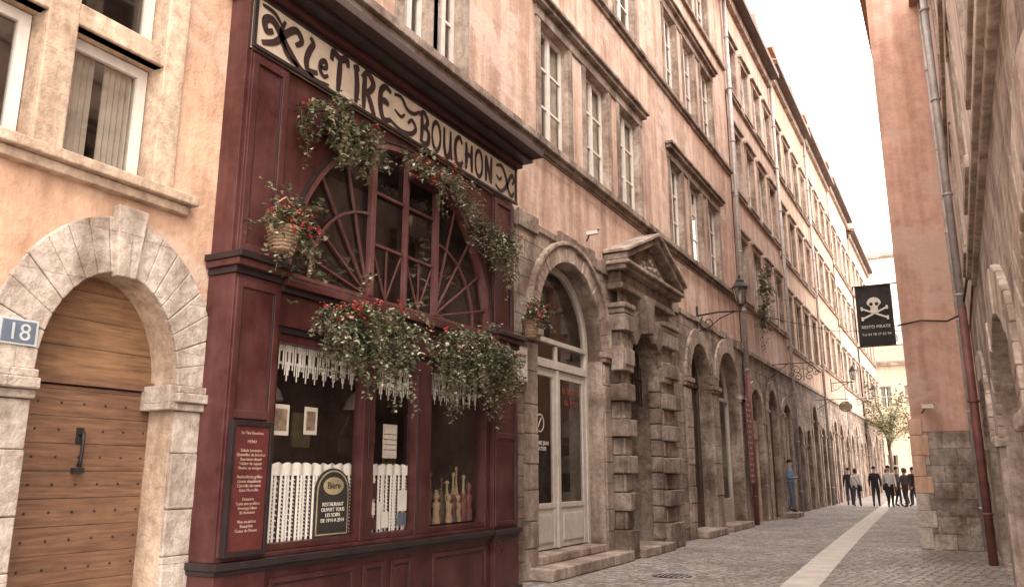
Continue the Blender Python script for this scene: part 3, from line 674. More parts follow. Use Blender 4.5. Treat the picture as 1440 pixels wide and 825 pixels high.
    G={'T':[[(-.05,.72),(.05,.98),(.5,.9),(.95,1.0),(1.05,.8)],[(.52,.93),(.5,.5),(.46,.0)]],
       'I':[[(.35,.98),(.5,.5),(.45,.0)],[(.2,.9),(.6,1.0)]],
       'R':[[(.25,.95),(.2,.5),(.22,-.02)],[(.0,.8),(.4,1.02),(.85,.82),(.6,.55),(.25,.5)],[(.4,.5),(.7,.25),(1.08,-.12)]],
       'E':[[(1.0,.9),(.55,.98),(.2,.75),(.22,.3),(.5,.02),(1.05,.12)],[(.2,.5),(.55,.56),(.85,.5)]],
       'B':[[(.2,.98),(.25,.5),(.2,.0)],[(-.05,.85),(.4,1.03),(.8,.8),(.55,.55),(.25,.52)],[(.3,.52),(.9,.45),(.9,.1),(.5,-.02),(.05,.05)]],
       'U':[[(.1,1.),(.12,.35),(.4,.0),(.75,.2),(.82,.6),(.8,1.)],[(.82,.6),(.84,.2),(.98,.0)]],
       'C':[[(.92,.8),(.6,1.),(.2,.8),(.1,.4),(.35,.02),(.8,.05),(1.0,.2)]],
       'H':[[(.15,1.),(.2,.5),(.15,0)],[(.85,1.),(.82,.5),(.88,0)],[(.0,.45),(.4,.58),(.82,.5)]],
       'N':[[(.15,0),(.17,.5),(.15,1.)],[(.15,1.),(.5,.45),(.85,.02)],[(.85,.02),(.84,.5),(.9,1.05)]],
       'L':[[(.35,1.0),(.55,.85),(.35,.6),(.2,.25),(.35,.02),(.9,.1)]],
       'e':[[(.15,.3),(.7,.38),(.6,.62),(.2,.5),(.12,.2),(.5,.0),(.95,.15)]]}
    def put(ch,u,v,w,h,t):
        if ch=='O':
            mb.ribbon(S,[(u+w*(.5+.45*math.cos(a*math.pi/4)),v+h*(.5+.48*math.sin(a*math.pi/4))) for a in range(8)],t*.85,.05,0,True,.006)
        else:
            for st in G[ch]: mb.ribbon(S,[(u+w*a,v+h*b) for a,b in st],t,.05,0,False,.006+random.uniform(0,.002))
    def sw(pts,t=.05): mb.ribbon(S,pts,t,.05,0,False,.008)
    sw([(5.52,5.40),(5.35,5.38),(5.15,5.52),(4.95,5.70),(4.84,5.66),(4.87,5.56),(4.95,5.60)],.07)
    sw([(4.82,5.42),(4.98,5.50),(5.12,5.66),(5.25,5.76),(5.33,5.68),(5.25,5.60)],.065)
    sw([(5.1,5.78),(5.05,5.62),(5.15,5.45),(5.3,5.40)],.05)
    sw([(4.80,5.80),(4.95,5.79),(5.05,5.72)],.04)
    put('L',5.36,5.42,.24,.37,.065); put('e',5.59,5.46,.15,.28,.05)
    sw([(5.40,5.43),(5.55,5.375),(5.75,5.40)],.035)
    for ch,u in zip('TIRE',(5.78,6.07,6.26,6.55)): put(ch,u,5.39,.235,.42,.07)
    sw([(6.78,5.44),(6.98,5.39),(7.18,5.42),(7.28,5.52),(7.20,5.60),(7.12,5.53)],.05); sw([(6.84,5.78),(6.98,5.80),(7.10,5.70),(7.24,5.70),(7.36,5.78)],.045); sw([(6.86,5.60),(6.98,5.56),(7.06,5.62)],.035)
    for i,ch in enumerate('BOUCHON'): put(ch,7.36+i*.258,5.41,.205,.38,.06)
    sw([(9.2,5.45),(9.35,5.40),(9.5,5.5),(9.62,5.68),(9.70,5.74),(9.74,5.66),(9.68,5.6)],.055)
    sw([(9.22,5.74),(9.38,5.78),(9.50,5.66),(9.58,5.48),(9.68,5.42),(9.74,5.5)],.055); sw([(9.22,5.6),(9.32,5.56),(9.38,5.62)],.04)
    mb.build()
    mb=MB('cornice',['cornice','red2','black'],P,.006)
    mb.box(S,4.66,9.84,5.882,5.94,-.25,.16,1); mb.box(S,4.62,9.86,5.942,6.00,-.25,.32,2); mb.box(S,4.58,9.88,6.002,6.10,-.25,.48,0)
    mb.hexa([S(4.58,6.102,-.25),S(9.88,6.102,-.25),S(9.88,6.102,.46),S(4.58,6.102,.46),S(4.58,6.24,-.25),S(9.88,6.24,-.25),S(9.88,6.13,.44),S(4.58,6.13,.44)],0)
    mb.build()
shop()
def basket(P,c,r=.13,h=.2):
    mb=MB('wicker_basket',['wicker'],P); 
    mb.lathe(c,[(.01,-h),(r*.7,-h),(r*.85,-h*.5),(r,0),(r*1.08,.015),(r*.95,.01),(r*.9,-.03),(.01,-.04)],0,16)
    for k in range(7):
        z=-h+.01+k*(h-.02)/6; rr=r*(.7+.3*k/6)+.006
        mb.tube([(c[0]+rr*math.cos(t*math.pi/8),c[1]+rr*math.sin(t*math.pi/8),c[2]+z+.004*(-1)**t) for t in range(17)],.009,0,5)
    mb.tube([(c[0],c[1]-r,c[2]),(c[0],c[1]-r*.7,c[2]+.22),(c[0],c[1],c[2]+.3),(c[0],c[1]+r*.7,c[2]+.22),(c[0],c[1]+r,c[2])],.01,0,5); return mb.build()
def planter(P,y0,y1,x,z,w=.16,h=.15):
    mb=MB('planter_box',['red2'],P,.008); mb.box(FL(x),y0,y1,z-h,z,0,w); mb.build()
def line(y0,y1,x,z,n=8): return [(x,y0+(y1-y0)*k/(n-1),z) for k in range(n)]
Q=empty('ivy_planter',(-5.2,5.9,5.1)); planter(Q,5.62,6.1,-5.33,5.0); plant('ivy',line(5.55,6.15,-5.2,5.02),66,.66,.055,.28,.45,.45,-5.30,Q,5,up=.25)
Q=empty('hanging_flower_planter',(-5.2,7.6,5.05)); planter(Q,7.2,7.9,-5.33,5.0); plant('flowers',line(7.05,8.05,-5.18,5.0),66,.36,.05,.2,.35,.55,-5.30,Q,12,(18,22,50,10),up=.3)
Q=empty('trailing_ivy_planter',(-5.2,8.7,4.9)); planter(Q,8.55,8.95,-5.33,4.68); plant('ivy',[(-5.18,8.4,4.9),(-5.18,8.6,4.75),(-5.16,8.9,4.70),(-5.16,9.1,4.65),(-5.16,9.2,4.6)],66,.66,.05,.3,.25,.28,-5.30,Q,3,up=.2)
Q=empty('wicker_flower_basket',(-5.08,5.0,3.55)); basket(Q,(-5.02,4.98,3.60),.14,.2); plant('flowers',[(-5.0,4.98,3.64),(-5.0,5.1,3.66)],60,.42,.055,.14,.35,.6,-5.15,Q,16,(20,30,40,10))
for (y0,y1,L,n) in((5.66,6.66,.70,190),(7.62,8.8,.78,200)):
    Q=empty('window_flower_box',(-5.1,(y0+y1)/2,3.05)); planter(Q,y0,y1,-5.19,2.98,.18,.16); plant('ivy_geranium',line(y0,y1,-5.02,2.96,10),n,L,.05,.24,.40,.32,-5.18,Q,34,(18,36,36,10),up=.3,dens=4)
Q=empty('wall_flower_basket',(-5.4,10.45,3.8)); basket(Q,(-5.38,10.42,3.72),.13,.26); plant('flowers',[(-5.36,10.42,3.78)],60,.36,.055,.12,.5,.8,-5.54,Q,12,(20,30,40,10),.045,.8)
Q=empty('indoor_palm',(-5.9,6,3.3)); plant('fronds',[(-5.8,5.9,3.4),(-5.85,6.3,3.5),(-5.8,8.5,3.4),(-5.8,5.6,3.9),(-5.85,8.2,4.0)],45,.9,.13,.06,.2,.7,-6.2,Q,0,(20,40,30,10),.09,1.2,1)

# ------------------------------------------------------------------ ROW HOUSES FURTHER DOWN
def townhouse(name,y0,y1,X,zt,pl,bays,rows,arches,groundz=5.2,eave=.5,doorm='wooddark'):
    P=empty(name,(X,(y0+y1)/2,0)); F=FL(X); ops=[]
    W=(y1-y0)/bays; wins=[]
    for i in range(bays):
        c=y0+W*(i+.5); ww=min(.62,W*.27); wins.append((c-ww,c+ww))
    for c,d in rows: ops+=[(a,b,c,d) for a,b in wins]
    mb=MB('plaster_wall',[pl,'st_t'],P); wall(mb,F,y0,y1,groundz,zt,ops,.2,0,1)
    mb.face([(X,y0,zt-4),(X-8,y0,zt-4),(X-8,y0,zt),(X,y0,zt)],0); mb.build()
    mb=MB('stone_ground_floor',['st_g','st_d'],P); Wa=(y1-y0)/arches; ao=[]
    for i in range(arches):
        c=y0+Wa*(i+.5); r=Wa*random.uniform(.24,.37); h=random.uniform(3.3,4.5); ao.append((c-r,c+r,0,h,random.choice((min(r,1.1),min(r,1.1),.35))))
    wall(mb,F,y0,y1,0,groundz,ao,.4,0,1); mb.build()
    mb=MB('stone_trim',['st_t','st_d'],P,.012)
    for a,b,c,d,ah in ao:
        ring(mb,F,(a+b)/2,d-ah,(b-a)/2,ah,.3,-.02,.06,9); 
        for q in(a-.3,b+.003): 
            mb.box(F,q,q+.295,0,d-ah-.1,-.02,.05); mb.box(F,q-.03,q+.32,d-ah-.098,d-ah-.002,-.02,.1)
    mb.box(F,y0,y1,groundz,groundz+.14,-.02,.09)
    for c,d in rows:
        mb.box(F,y0+.02,y1-.02,c-.2,c-.1,-.02,.10); 
        for a,b in wins:
            mb.box(F,a-.15,a-.003,c,d,-.05,.035); mb.box(F,b+.003,b+.15,c,d,-.05,.035); mb.box(F,a-.18,b+.18,d+.002,d+.18,-.05,.05); mb.box(F,a-.24,b+.24,d+.182,d+.27,-.05,.14); mb.box(F,a-.18,b+.18,c-.098,c-.002,-.05,.14)
    mb.build()
    mb=MB('shop_doors',[doorm,'glass','dark','beige','red2','grey','pl_far2','awn'],P)
    for a,b,c,d,ah in ao:
        K=FL(X-random.choice((.35,.22,.12))); dm=random.choice((0,3,3,4,5,6)); mb.box(K,a,b,d-ah-.08,d-ah,-.04,.03,dm); m=(a+b)/2
        if random.random()<.35: mb.box(K,a+.02,b-.02,d-ah-.6,d-ah-.1,-.02,.05,random.choice((3,4,7,6)))
        for u in(a,m-.04,b-.09): mb.box(K,u,u+.09,0,d-ah-.08,-.04,.03,dm)
        mb.box(K,a,b,0,.6,-.03,.01,dm); mb.face([K(a,.5,-.01),K(b,.5,-.01),K(b,d,-.01),K(a,d,-.01)],1)
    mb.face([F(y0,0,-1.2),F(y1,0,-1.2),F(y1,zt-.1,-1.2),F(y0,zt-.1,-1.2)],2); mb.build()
    for c,d in rows:
        for a,b in wins: window(P,F,a+.005,b-.005,c+.005,d-.005,-.13,2,3,'white')
    mb=MB('roof',['tile','wooddark','st_t'],P)
    mb.box(F,y0-.05,y1+.05,zt+.002,zt+.14,-.4,eave,1); mb.box(F,y0,y1,zt-.35,zt,-.1,.16,2)
    e=X+eave; mb.hexa([(e,y0-.05,zt+.142),(e,y1+.05,zt+.142),(X-8,y1+.05,zt+3.2),(X-8,y0-.05,zt+3.2),(e,y0-.05,zt+.24),(e,y1+.05,zt+.24),(X-8,y1+.05,zt+3.3),(X-8,y0-.05,zt+3.3)],0)
    n=max(2,int((y1-y0)/3.2))
    for i in range(n):
        c=y0+(y1-y0)*(i+.5)/n
        mb.box(FL(X-.2),c-.6,c+.6,zt+.2,zt+1.7,-2.5,0,2); mb.prism(FL(X-.05),[(c-.75,zt+1.7),(c+.75,zt+1.7),(c,zt+2.2)],-2.6,.1,0); mb.box(FL(X-.2),c-.35,c+.35,zt+.45,zt+1.5,0,.01,1)
    for i in range(2):
        c=y0+(y1-y0)*(.25+.5*i); mb.box(FL(X-3),c-.35,c+.35,zt+1.5,zt+4.2,-.6,.2,2)
    mb.build(); return P
townhouse('pale_rose_townhouse',25.35,33.5,-5.6,18.2,'pl_b2',4,[(7.0,9.1),(10.7,12.9),(14.3,16.3)],3)
townhouse('sand_townhouse',33.52,42.5,-5.6,18.9,'pl_b3',4,[(6.6,8.8),(10.4,12.6),(14.2,16.4)],4)
townhouse('apricot_townhouse',42.52,52,-5.6,19.3,'pl_b4',4,[(6.9,9.0),(10.9,13.0),(14.7,16.7)],4)
townhouse('cream_townhouse',52.02,62,-5.55,19.6,'pl_b5',4,[(6.7,8.8),(10.5,12.6),(14.3,16.6)],4)
townhouse('rose_end_townhouse',62.02,76,-5.45,18.8,'pl_b2',5,[(6.7,8.8),(10.5,12.6),(14.3,16.6)],5)
def facing(name,x0,x1,Y,zt,pl,cols,rows):
    P=empty(name,((x0+x1)/2,Y,0)); F=FY(Y); ops=[]; W=(x1-x0)/cols
    for i in range(cols):
        c=x0+W*(i+.5)
        for r in rows: ops.append((c-.5,c+.5,*r))
    mb=MB('wall',[pl,'st_t','dark2'],P); wall(mb,F,x0,x1,0,zt,ops,.2,0,1); mb.face([(x0,Y,0),(x0,Y+12,0),(x0,Y+12,zt),(x0,Y,zt)]); mb.face([F(x0+.1,0,-.9),F(x1,0,-.9),F(x1,zt-.1,-.9),F(x0+.1,zt-.1,-.9)],2); mb.build()
    for o in ops: window(P,F,*o[:4],-.12,2,2,'white',True)
    mb=MB('roof',['tile','st_t'],P); mb.box(F,x0-.2,x1+.2,zt,zt+.25,-.3,.4,1); mb.hexa([(x0-.3,Y-.5,zt+.25),(x1+.3,Y-.5,zt+.25),(x1+.3,Y+9,zt+3),(x0-.3,Y+9,zt+3),(x0-.3,Y-.5,zt+.4),(x1+.3,Y-.5,zt+.4),(x1+.3,Y+9,zt+3.2),(x0-.3,Y+9,zt+3.2)],0); mb.build()
facing('ochre_end_building',-6.4,8,84,11.5,'pl_far2',7,[(1.2,3.2),(4.6,6.4),(7.6,9.6)])
facing('pale_end_building',-14,6,100,26,'pl_far',10,[(9,11),(12.5,14.5),(16,18),(19.5,21.5),(23,25)])

# ------------------------------------------------------------------ RIGHT: orange house
def orange():
    P=empty('orange_plaster_house',(-.2,19,0)); F=FY(19.0)
    mb=MB('walls',['pl_orange','st_base'],P)
    wall(mb,F,-.79,5,2.35,17,[],.2,0); wall(mb,F,-.79,5,0,2.35,[],.2,1,w=.03)
    ops=[(a,a+1.1,c,d) for a in(22,26,30,34,38) for c,d in((5.5,7.4),(9,11),(12.8,14.6))]
    wall(mb,FR(-.79),19,42,2.35,17,ops,.2,0); wall(mb,FR(-.79),19,42,0,2.35,[],.2,1,w=.03)
    mb.face([(-.79,42,0),(6,42,0),(6,42,17),(-.79,42,17)],0); mb.face([(-.4,19.5,0),(-.4,41.9,0),(-.4,41.9,17),(-.4,19.5,17)],1)
    mb.face([(-.82,18.97,2.35),(-.82,19.0,2.35),(5,19.0,2.35),(5,18.97,2.35)],1)
    mb.build()
    for o in ops: window(P,FR(-.79),*o,-.12,2,3)
    mb=MB('corner_stones',['st_b','st_base','pl_left'],P,.015)
    z=0;k=0
    while z<2.3:
        h=random.choice((.34,.42)); mb.box(F,-.85,-.60+.10*(k%2),z,z+h-.006,-.02,.06,2 if k>2 else 0); z+=h;k+=1
    mb.box(F,-.5,.35,0,.5,0,.10,1)
    mb.build()
    mb=MB('roof',['tile','wooddark'],P); mb.hexa([(-1.3,18.6,17),(6,18.6,17),(6,42.3,17),(-1.3,42.3,17),(-1.3,18.6,17.2),(6,18.6,20),(6,42.3,20),(-1.3,42.3,17.2)],0); mb.build()
orange()
def right_building():
    P=empty('stone_arcade_building',(.4,10,0)); F=FR(.47)
    ops=[(6.3,8.2,5.1,7.2),(10.4,11.9,5.1,7.2),(14.6,16,5.1,7.2),(6.5,8.2,8.6,10.4),(10.4,11.9,8.6,10.4),(14.6,16,8.6,10.4),(3.4,4.6,5.1,7.2)]
    mb=MB('plaster_upper_wall',['pl_right','st_rt'],P); wall(mb,F,2.4,18.99,4.4,12,ops,.25,0,1); mb.face([(.47,2.4,4.4),(9,2.4,4.4),(9,2.4,12),(.47,2.4,12)]); mb.build()
    mb=MB('stone_arcade',['st_r','st_rt'],P); wall(mb,F,2.4,18.99,0,4.4,[(7.2,11.0,0,3.0,1.1),(13.6,16.8,0,3.0,1.1),(2.9,5.9,0,3.0,1.1)],.5,0,1,w=-.03)
    mb.face([(.50,2.4,0),(9,2.4,0),(9,2.4,4.4),(.50,2.4,4.4)]); mb.build()
    mb=MB('stone_trim',['st_rt','st_rt'],P,.015)
    ring(mb,F,9.1,1.9,1.9,1.1,.45,-.1,.03,13); ring(mb,F,15.2,1.9,1.6,1.1,.45,-.1,.03,13); ring(mb,F,4.4,1.9,1.5,1.1,.45,-.1,.03,11)
    mb.box(F,2.3,13.4,4.2,4.3,-.05,.03); mb.box(F,2.3,13.45,4.302,4.42,-.05,.08)
    mb.box(F,2.3,18.9,7.9,8.05,-.05,.06)
    for a,b in((6.5,7.15),(11.05,11.6),(5.95,6.45)):
        mb.box(F,a,b,0,1.8,-.05,.04); mb.box(F,a-.04,b+.04,1.802,1.92,-.05,.08)
    for a,b,c,d in ops:
        mb.box(F,a-.18,a-.003,c,d,-.02,.02); mb.box(F,b+.003,b+.18,c,d,-.02,.02); mb.box(F,a-.22,b+.22,d+.002,d+.2,-.02,.03); mb.box(F,a-.26,b+.26,c-.16,c-.003,-.02,.05); mb.box(F,(a+b)/2-.06,(a+b)/2+.06,c,d,-.2,.015)
    mb.build()
    for o in ops: window(P,F,*o,-.21,2,3)
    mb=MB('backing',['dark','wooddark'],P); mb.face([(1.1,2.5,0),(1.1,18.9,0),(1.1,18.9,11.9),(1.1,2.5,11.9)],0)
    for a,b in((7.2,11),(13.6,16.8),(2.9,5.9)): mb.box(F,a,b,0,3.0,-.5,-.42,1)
    mb.build()
    mb=MB('roof',['tile'],P); mb.hexa([(.1,2.2,12),(9,2.2,12),(9,18.99,12),(.1,18.99,12),(.1,2.2,12.15),(9,2.2,15),(9,18.99,15),(.1,18.99,12.15)]); mb.build()
right_building()
def pipe(name,pts,r,mats,split=None):
    P=empty(name,pts[0]); mb=MB('pipe',mats,P)
    if split:
        k=split; mb.tube(pts[:k+1],r*1.08,1,10); mb.tube(pts[k:],r,0,10)
    else: mb.tube(pts,r,0,10)
    x,y=pts[0][0],pts[0][1]; z=.8
    while z<pts[-1][2]-.5:
        mb.lathe((x,y,z),[(r*1.0,0),(r*1.35,.005),(r*1.35,.045),(r*1.0,.05)],0 if z>3.5 else (1 if len(mats)>1 else 0),10); z+=1.9
    mb.build(); return P
pipe('downpipe',[(.34,16.2,0),(.34,16.2,4.4),(.34,16.2,12)],.068,['grey','pipe_red'],1)
pipe('downpipe',[(-5.46,25.25,0),(-5.46,25.25,4.6),(-5.46,25.25,17.6)],.07,['grey','pipe_red'],1)
pipe('downpipe',[(-5.48,42.5,0),(-5.48,42.5,19)],.07,['grey'])
pipe('downpipe',[(.30,18.9,0),(.30,18.9,14)],.04,['grey'])
pipe('downpipe',[(-5.48,33.5,0),(-5.48,33.5,18.5)],.07,['grey'])
def cable(name,pts,r=.012):
    mb=MB(name,['iron']); mb.tube(pts,r,0,5); mb.build()
cable('wall_cable',[(-.85,18.9,4.6),(-.4,18.93,4.68),(.1,18.92,4.62),(.36,17.5,4.5),(.43,13.6,4.5)],.02)
cable('wall_cable',[(-5.52,4.75,6.62),(-5.5,9,6.6),(-5.52,13,6.62),(-5.52,18,6.58),(-5.52,25.1,6.62)])
cable('overhead_cable',[(-5.5,24,6.3),(-3,27,5.9),(-.85,30,6.2)],.01)
def seccam(c):
    P=empty('security_camera',c); mb=MB('camera_body',['paper','iron'],P,.006); mb.box(FL(c[0]),c[1]-.04,c[1]+.04,c[2]-.04,c[2]+.04,-.0,.22,0); mb.box(FL(c[0]),c[1]-.05,c[1]+.05,c[2]+.041,c[2]+.05,-.02,.26,0); mb.tube([(c[0]+.05,c[1],c[2]-.04),(c[0]-.02,c[1]+.03,c[2]-.14)],.015,1,6); mb.build()
for c in((-5.5,12.9,5.75),(-5.5,17.9,6.15),(-.55,18.75,2.85)): seccam(c)
# ------------------------------------------------------------------ lamps
def lamp(y,z,X=-5.6,arm=1.15):
    P=empty('street_lamp',(X,y,z)); mb=MB('bracket',['iron'],P)
    x1=X+arm
    mb.box(FL(X),y-.05,y+.05,z-.45,z+.25,0,.04)
    mb.tube([(X,y,z),(X+arm*.5,y,z+.05),(x1,y,z+.02),(x1,y,z+.14)],.022,0,7)
    sp=[]
    for k in range(26):
        t=k/25*2.3*math.pi; r=.05+.15*k/25; sp.append((X+.28-r*math.cos(t)*1.0,y,z-.2+r*math.sin(t)))
    mb.tube(sp,.014,0,5); mb.tube([(X,y,z-.42),(X+.3,y,z-.34),(X+.6,y,z-.12),(X+arm*.85,y,z+.02)],.016,0,5); mb.build()
    mb=MB('lantern',['iron','lamp','paper'],P); c=(x1,y,z+.14)
    mb.lathe(c,[(.03,0),(.10,.03),(.10,.05)],0,6,False)
    mb.lathe(c,[(.10,.05),(.19,.48)],1,6,False)
    for k in range(6):
        t=k*math.pi/3; a=(c[0]+.10*math.cos(t),c[1]+.10*math.sin(t),c[2]+.05); b=(c[0]+.19*math.cos(t),c[1]+.19*math.sin(t),c[2]+.48); mb.tube([a,b],.012,0,5)
    mb.lathe(c,[(.21,.47),(.22,.50),(.10,.64),(.11,.66),(.06,.72),(.02,.74),(.03,.78),(.001,.84)],0,6,False)
    mb.lathe(c,[(.03,.08),(.05,.2),(.04,.32),(.001,.34)],2,8); mb.build()
lamp(20.3,5.5); lamp(46,6.2); lamp(58,6.3)
# ------------------------------------------------------------------ pirate banner
P=empty('skull_banner',(-1.25,18.6,4.8)); F=FY(18.75)
x0,x1,z0,z1=-1.62,-.90,4.18,5.50
mb=MB('cloth',['flag'],P,0,True); nu,nv=8,14
vv=[[F(x0+(x1-x0)*i/nu,z0+(z1-z0)*j/nv,.02*math.sin(i*1.1+j*.3)+.012*math.sin(j*.9)) for i in range(nu+1)] for j in range(nv+1)]
for j in range(nv):
    for i in range(nu): mb.face([vv[j][i],vv[j][i+1],vv[j+1][i+1],vv[j+1][i]],0,True)
mb.build()
mb=MB('pole',['iron'],P); mb.tube([F(x0-.04,z1+.01,0),F(-.78,z1+.01,0)],.014); mb.tube([F(x0-.04,z0-.01,0),F(-.78,z0-.01,0)],.012); mb.build()
mb=MB('skull_and_bones',['paper','flag'],P)
c=((x0+x1)/2,5.10); k=1.25
mb.prism(F,[(c[0]+k*.115*math.cos(t*math.pi/8)*(1 if math.sin(t*math.pi/8)>-.3 else .7),c[1]+k*.11*math.sin(t*math.pi/8)) for t in range(16)],.035,.04)
mb.box(F,c[0]-k*.06,c[0]+k*.06,c[1]-k*.17,c[1]-k*.09,.034,.039)
for s in(-1,1):
    mb.prism(F,[(c[0]+k*(s*.045+.03*math.cos(t*math.pi/4)),c[1]+k*(-.01+.033*math.sin(t*math.pi/4))) for t in range(8)],.041,.044,1)
    mb.bar(F,(c[0]-s*.2*k,c[1]-.26*k),(c[0]+s*.2*k,c[1]-.08*k),.03*k,.03,.033)
    for e in((-s*.2*k,-.26*k),(s*.2*k,-.08*k)):
        for q in(-.02,.02): mb.prism(F,[(c[0]+e[0]+.026*math.cos(t*math.pi/4),c[1]+e[1]+q+.026*math.sin(t*math.pi/4)) for t in range(8)],.029,.034)
mb.build()
text('RESTO PIRATE',P,F,c[0],4.56,.04,.09,'paper',RY); text('Tel 04 78 37 62 94',P,F,c[0],4.40,.04,.075,'paper',RY)
def hanging_sign(y,z,r,mat,X=-5.6,arm=.9):
    P=empty('hanging_shop_sign',(X,y,z)); mb=MB('bracket',['iron',mat],P)
    mb.tube([(X,y,z+r+.15),(X+arm+r*.5,y,z+r+.15)],.015,0,5); mb.tube([(X,y,z-.1),(X+arm*.6,y,z+r+.15)],.012,0,5)
    for s in(-.5,.5): mb.tube([(X+arm+s*r,y,z+r+.15),(X+arm+s*r,y,z+r*.8)],.008,0,4)
    F2=FY(y); pts=[(X+arm+r*math.cos(t*math.pi/10)*(1.25),z+r*math.sin(t*math.pi/10)*(1+.12*math.cos(5*t*math.pi/10))) for t in range(20)]
    mb.prism(F2,pts,-.02,.02,1); archbar(mb,F2,X+arm,z,r*1.28,r*1.05,.03,-.03,.03,0,20,0,2*math.pi); mb.build()
def scroll_sign(y,z,X=-5.6,arm=1.15):
    P=empty('wrought_iron_shop_sign',(X,y,z)); mb=MB('scrolls',['pipe_red','gold','iron'],P)
    mb.tube([(X,y,z+.34),(X+arm+.3,y,z+.34)],.016,2,5); mb.tube([(X,y,z-.15),(X+arm*.55,y,z+.34)],.012,2,5)
    def spiral(cx,cz,r,s,fl):
        mb.tube([(cx+fl*r*(1-k/24)*math.cos(s+k*.42),y,cz+r*(1-k/24)*math.sin(s+k*.42)) for k in range(20)],.016,0,5)
    for fl in(-1,1):
        spiral(X+arm+fl*.24,z+.10,.17,0,fl); spiral(X+arm+fl*.20,z-.14,.14,1.5,fl); spiral(X+arm+fl*.42,z-.02,.10,3,fl)
    mb.tube([(X+arm,y,z+.34),(X+arm,y,z-.3)],.014,2,5)
    archbar(mb,FY(y),X+arm,z,.13,.13,.03,-.015,.015,1,16,0,2*math.pi); mb.build()
scroll_sign(29.5,4.95); hanging_sign(40,4.5,.2,'gold',-5.6,1.3)
Q=empty('climbing_plant',(-5.5,28,6)); plant('vine',[(-5.45,28,7.6),(-5.45,28.2,7.0),(-5.45,27.8,6.4),(-5.4,28,8.0)],60,1.0,.11,.2,.4,.35,-5.56,Q,0,(20,50,25,5),.08,.8,2)
P=empty('patterned_textile',(-5.45,24.6,2.4)); mb=MB('cloth',['awn','paper','letter'],P); K=FL(-5.42)
for k in range(16):
    z=1.2+k*.16; mb.box(K,24.5,25.05,z,z+.155,0,.015,0); 
    for q in range(5): mb.box(K,24.53+q*.105,24.58+q*.105,z+.05,z+.1,.015,.018,1 if (q+k)%2 else 2)
mb.build()
def tree(name,c,h,cr,n):
    P=empty(name,c); c=Vector(c); mb=MB('trunk',['bark'],P); tips=[]
    mb.tube([c,c+Vector((.05,.1,h*.25)),c+Vector((-.05,0,h*.45))],[.16,.13,.1],0,8)
    for k in range(11):
        a=random.uniform(0,6.28); z=h*random.uniform(.35,.5); b=c+Vector((0,0,z)); e=b+Vector((math.cos(a)*cr*random.uniform(.5,.95),math.sin(a)*cr*random.uniform(.5,.95),h*random.uniform(.12,.48))); m=b.lerp(e,.5)+Vector((0,0,.2))
        mb.tube([b,m,e],[.06,.04,.015],0,5); tips+=[e,m,b.lerp(e,.75)]
    mb.build(); mb=MB('crown',['g5','g2','g3'],P)
    for t in tips:
        ml=random.choice([0,0,1,2]); R=random.uniform(.45,.8)
        for _ in range(n):
            d=Vector((random.gauss(0,1),random.gauss(0,1),random.gauss(0,.7)))*R*.5; leafmesh(mb,t+d,.2,ml if random.random()<.6 else random.randint(0,2))
    mb.build()
tree('autumn_tree',(-4.1,62,0),8.6,1.7,70); tree('autumn_tree',(-2.2,66,0),7.5,1.7,60)

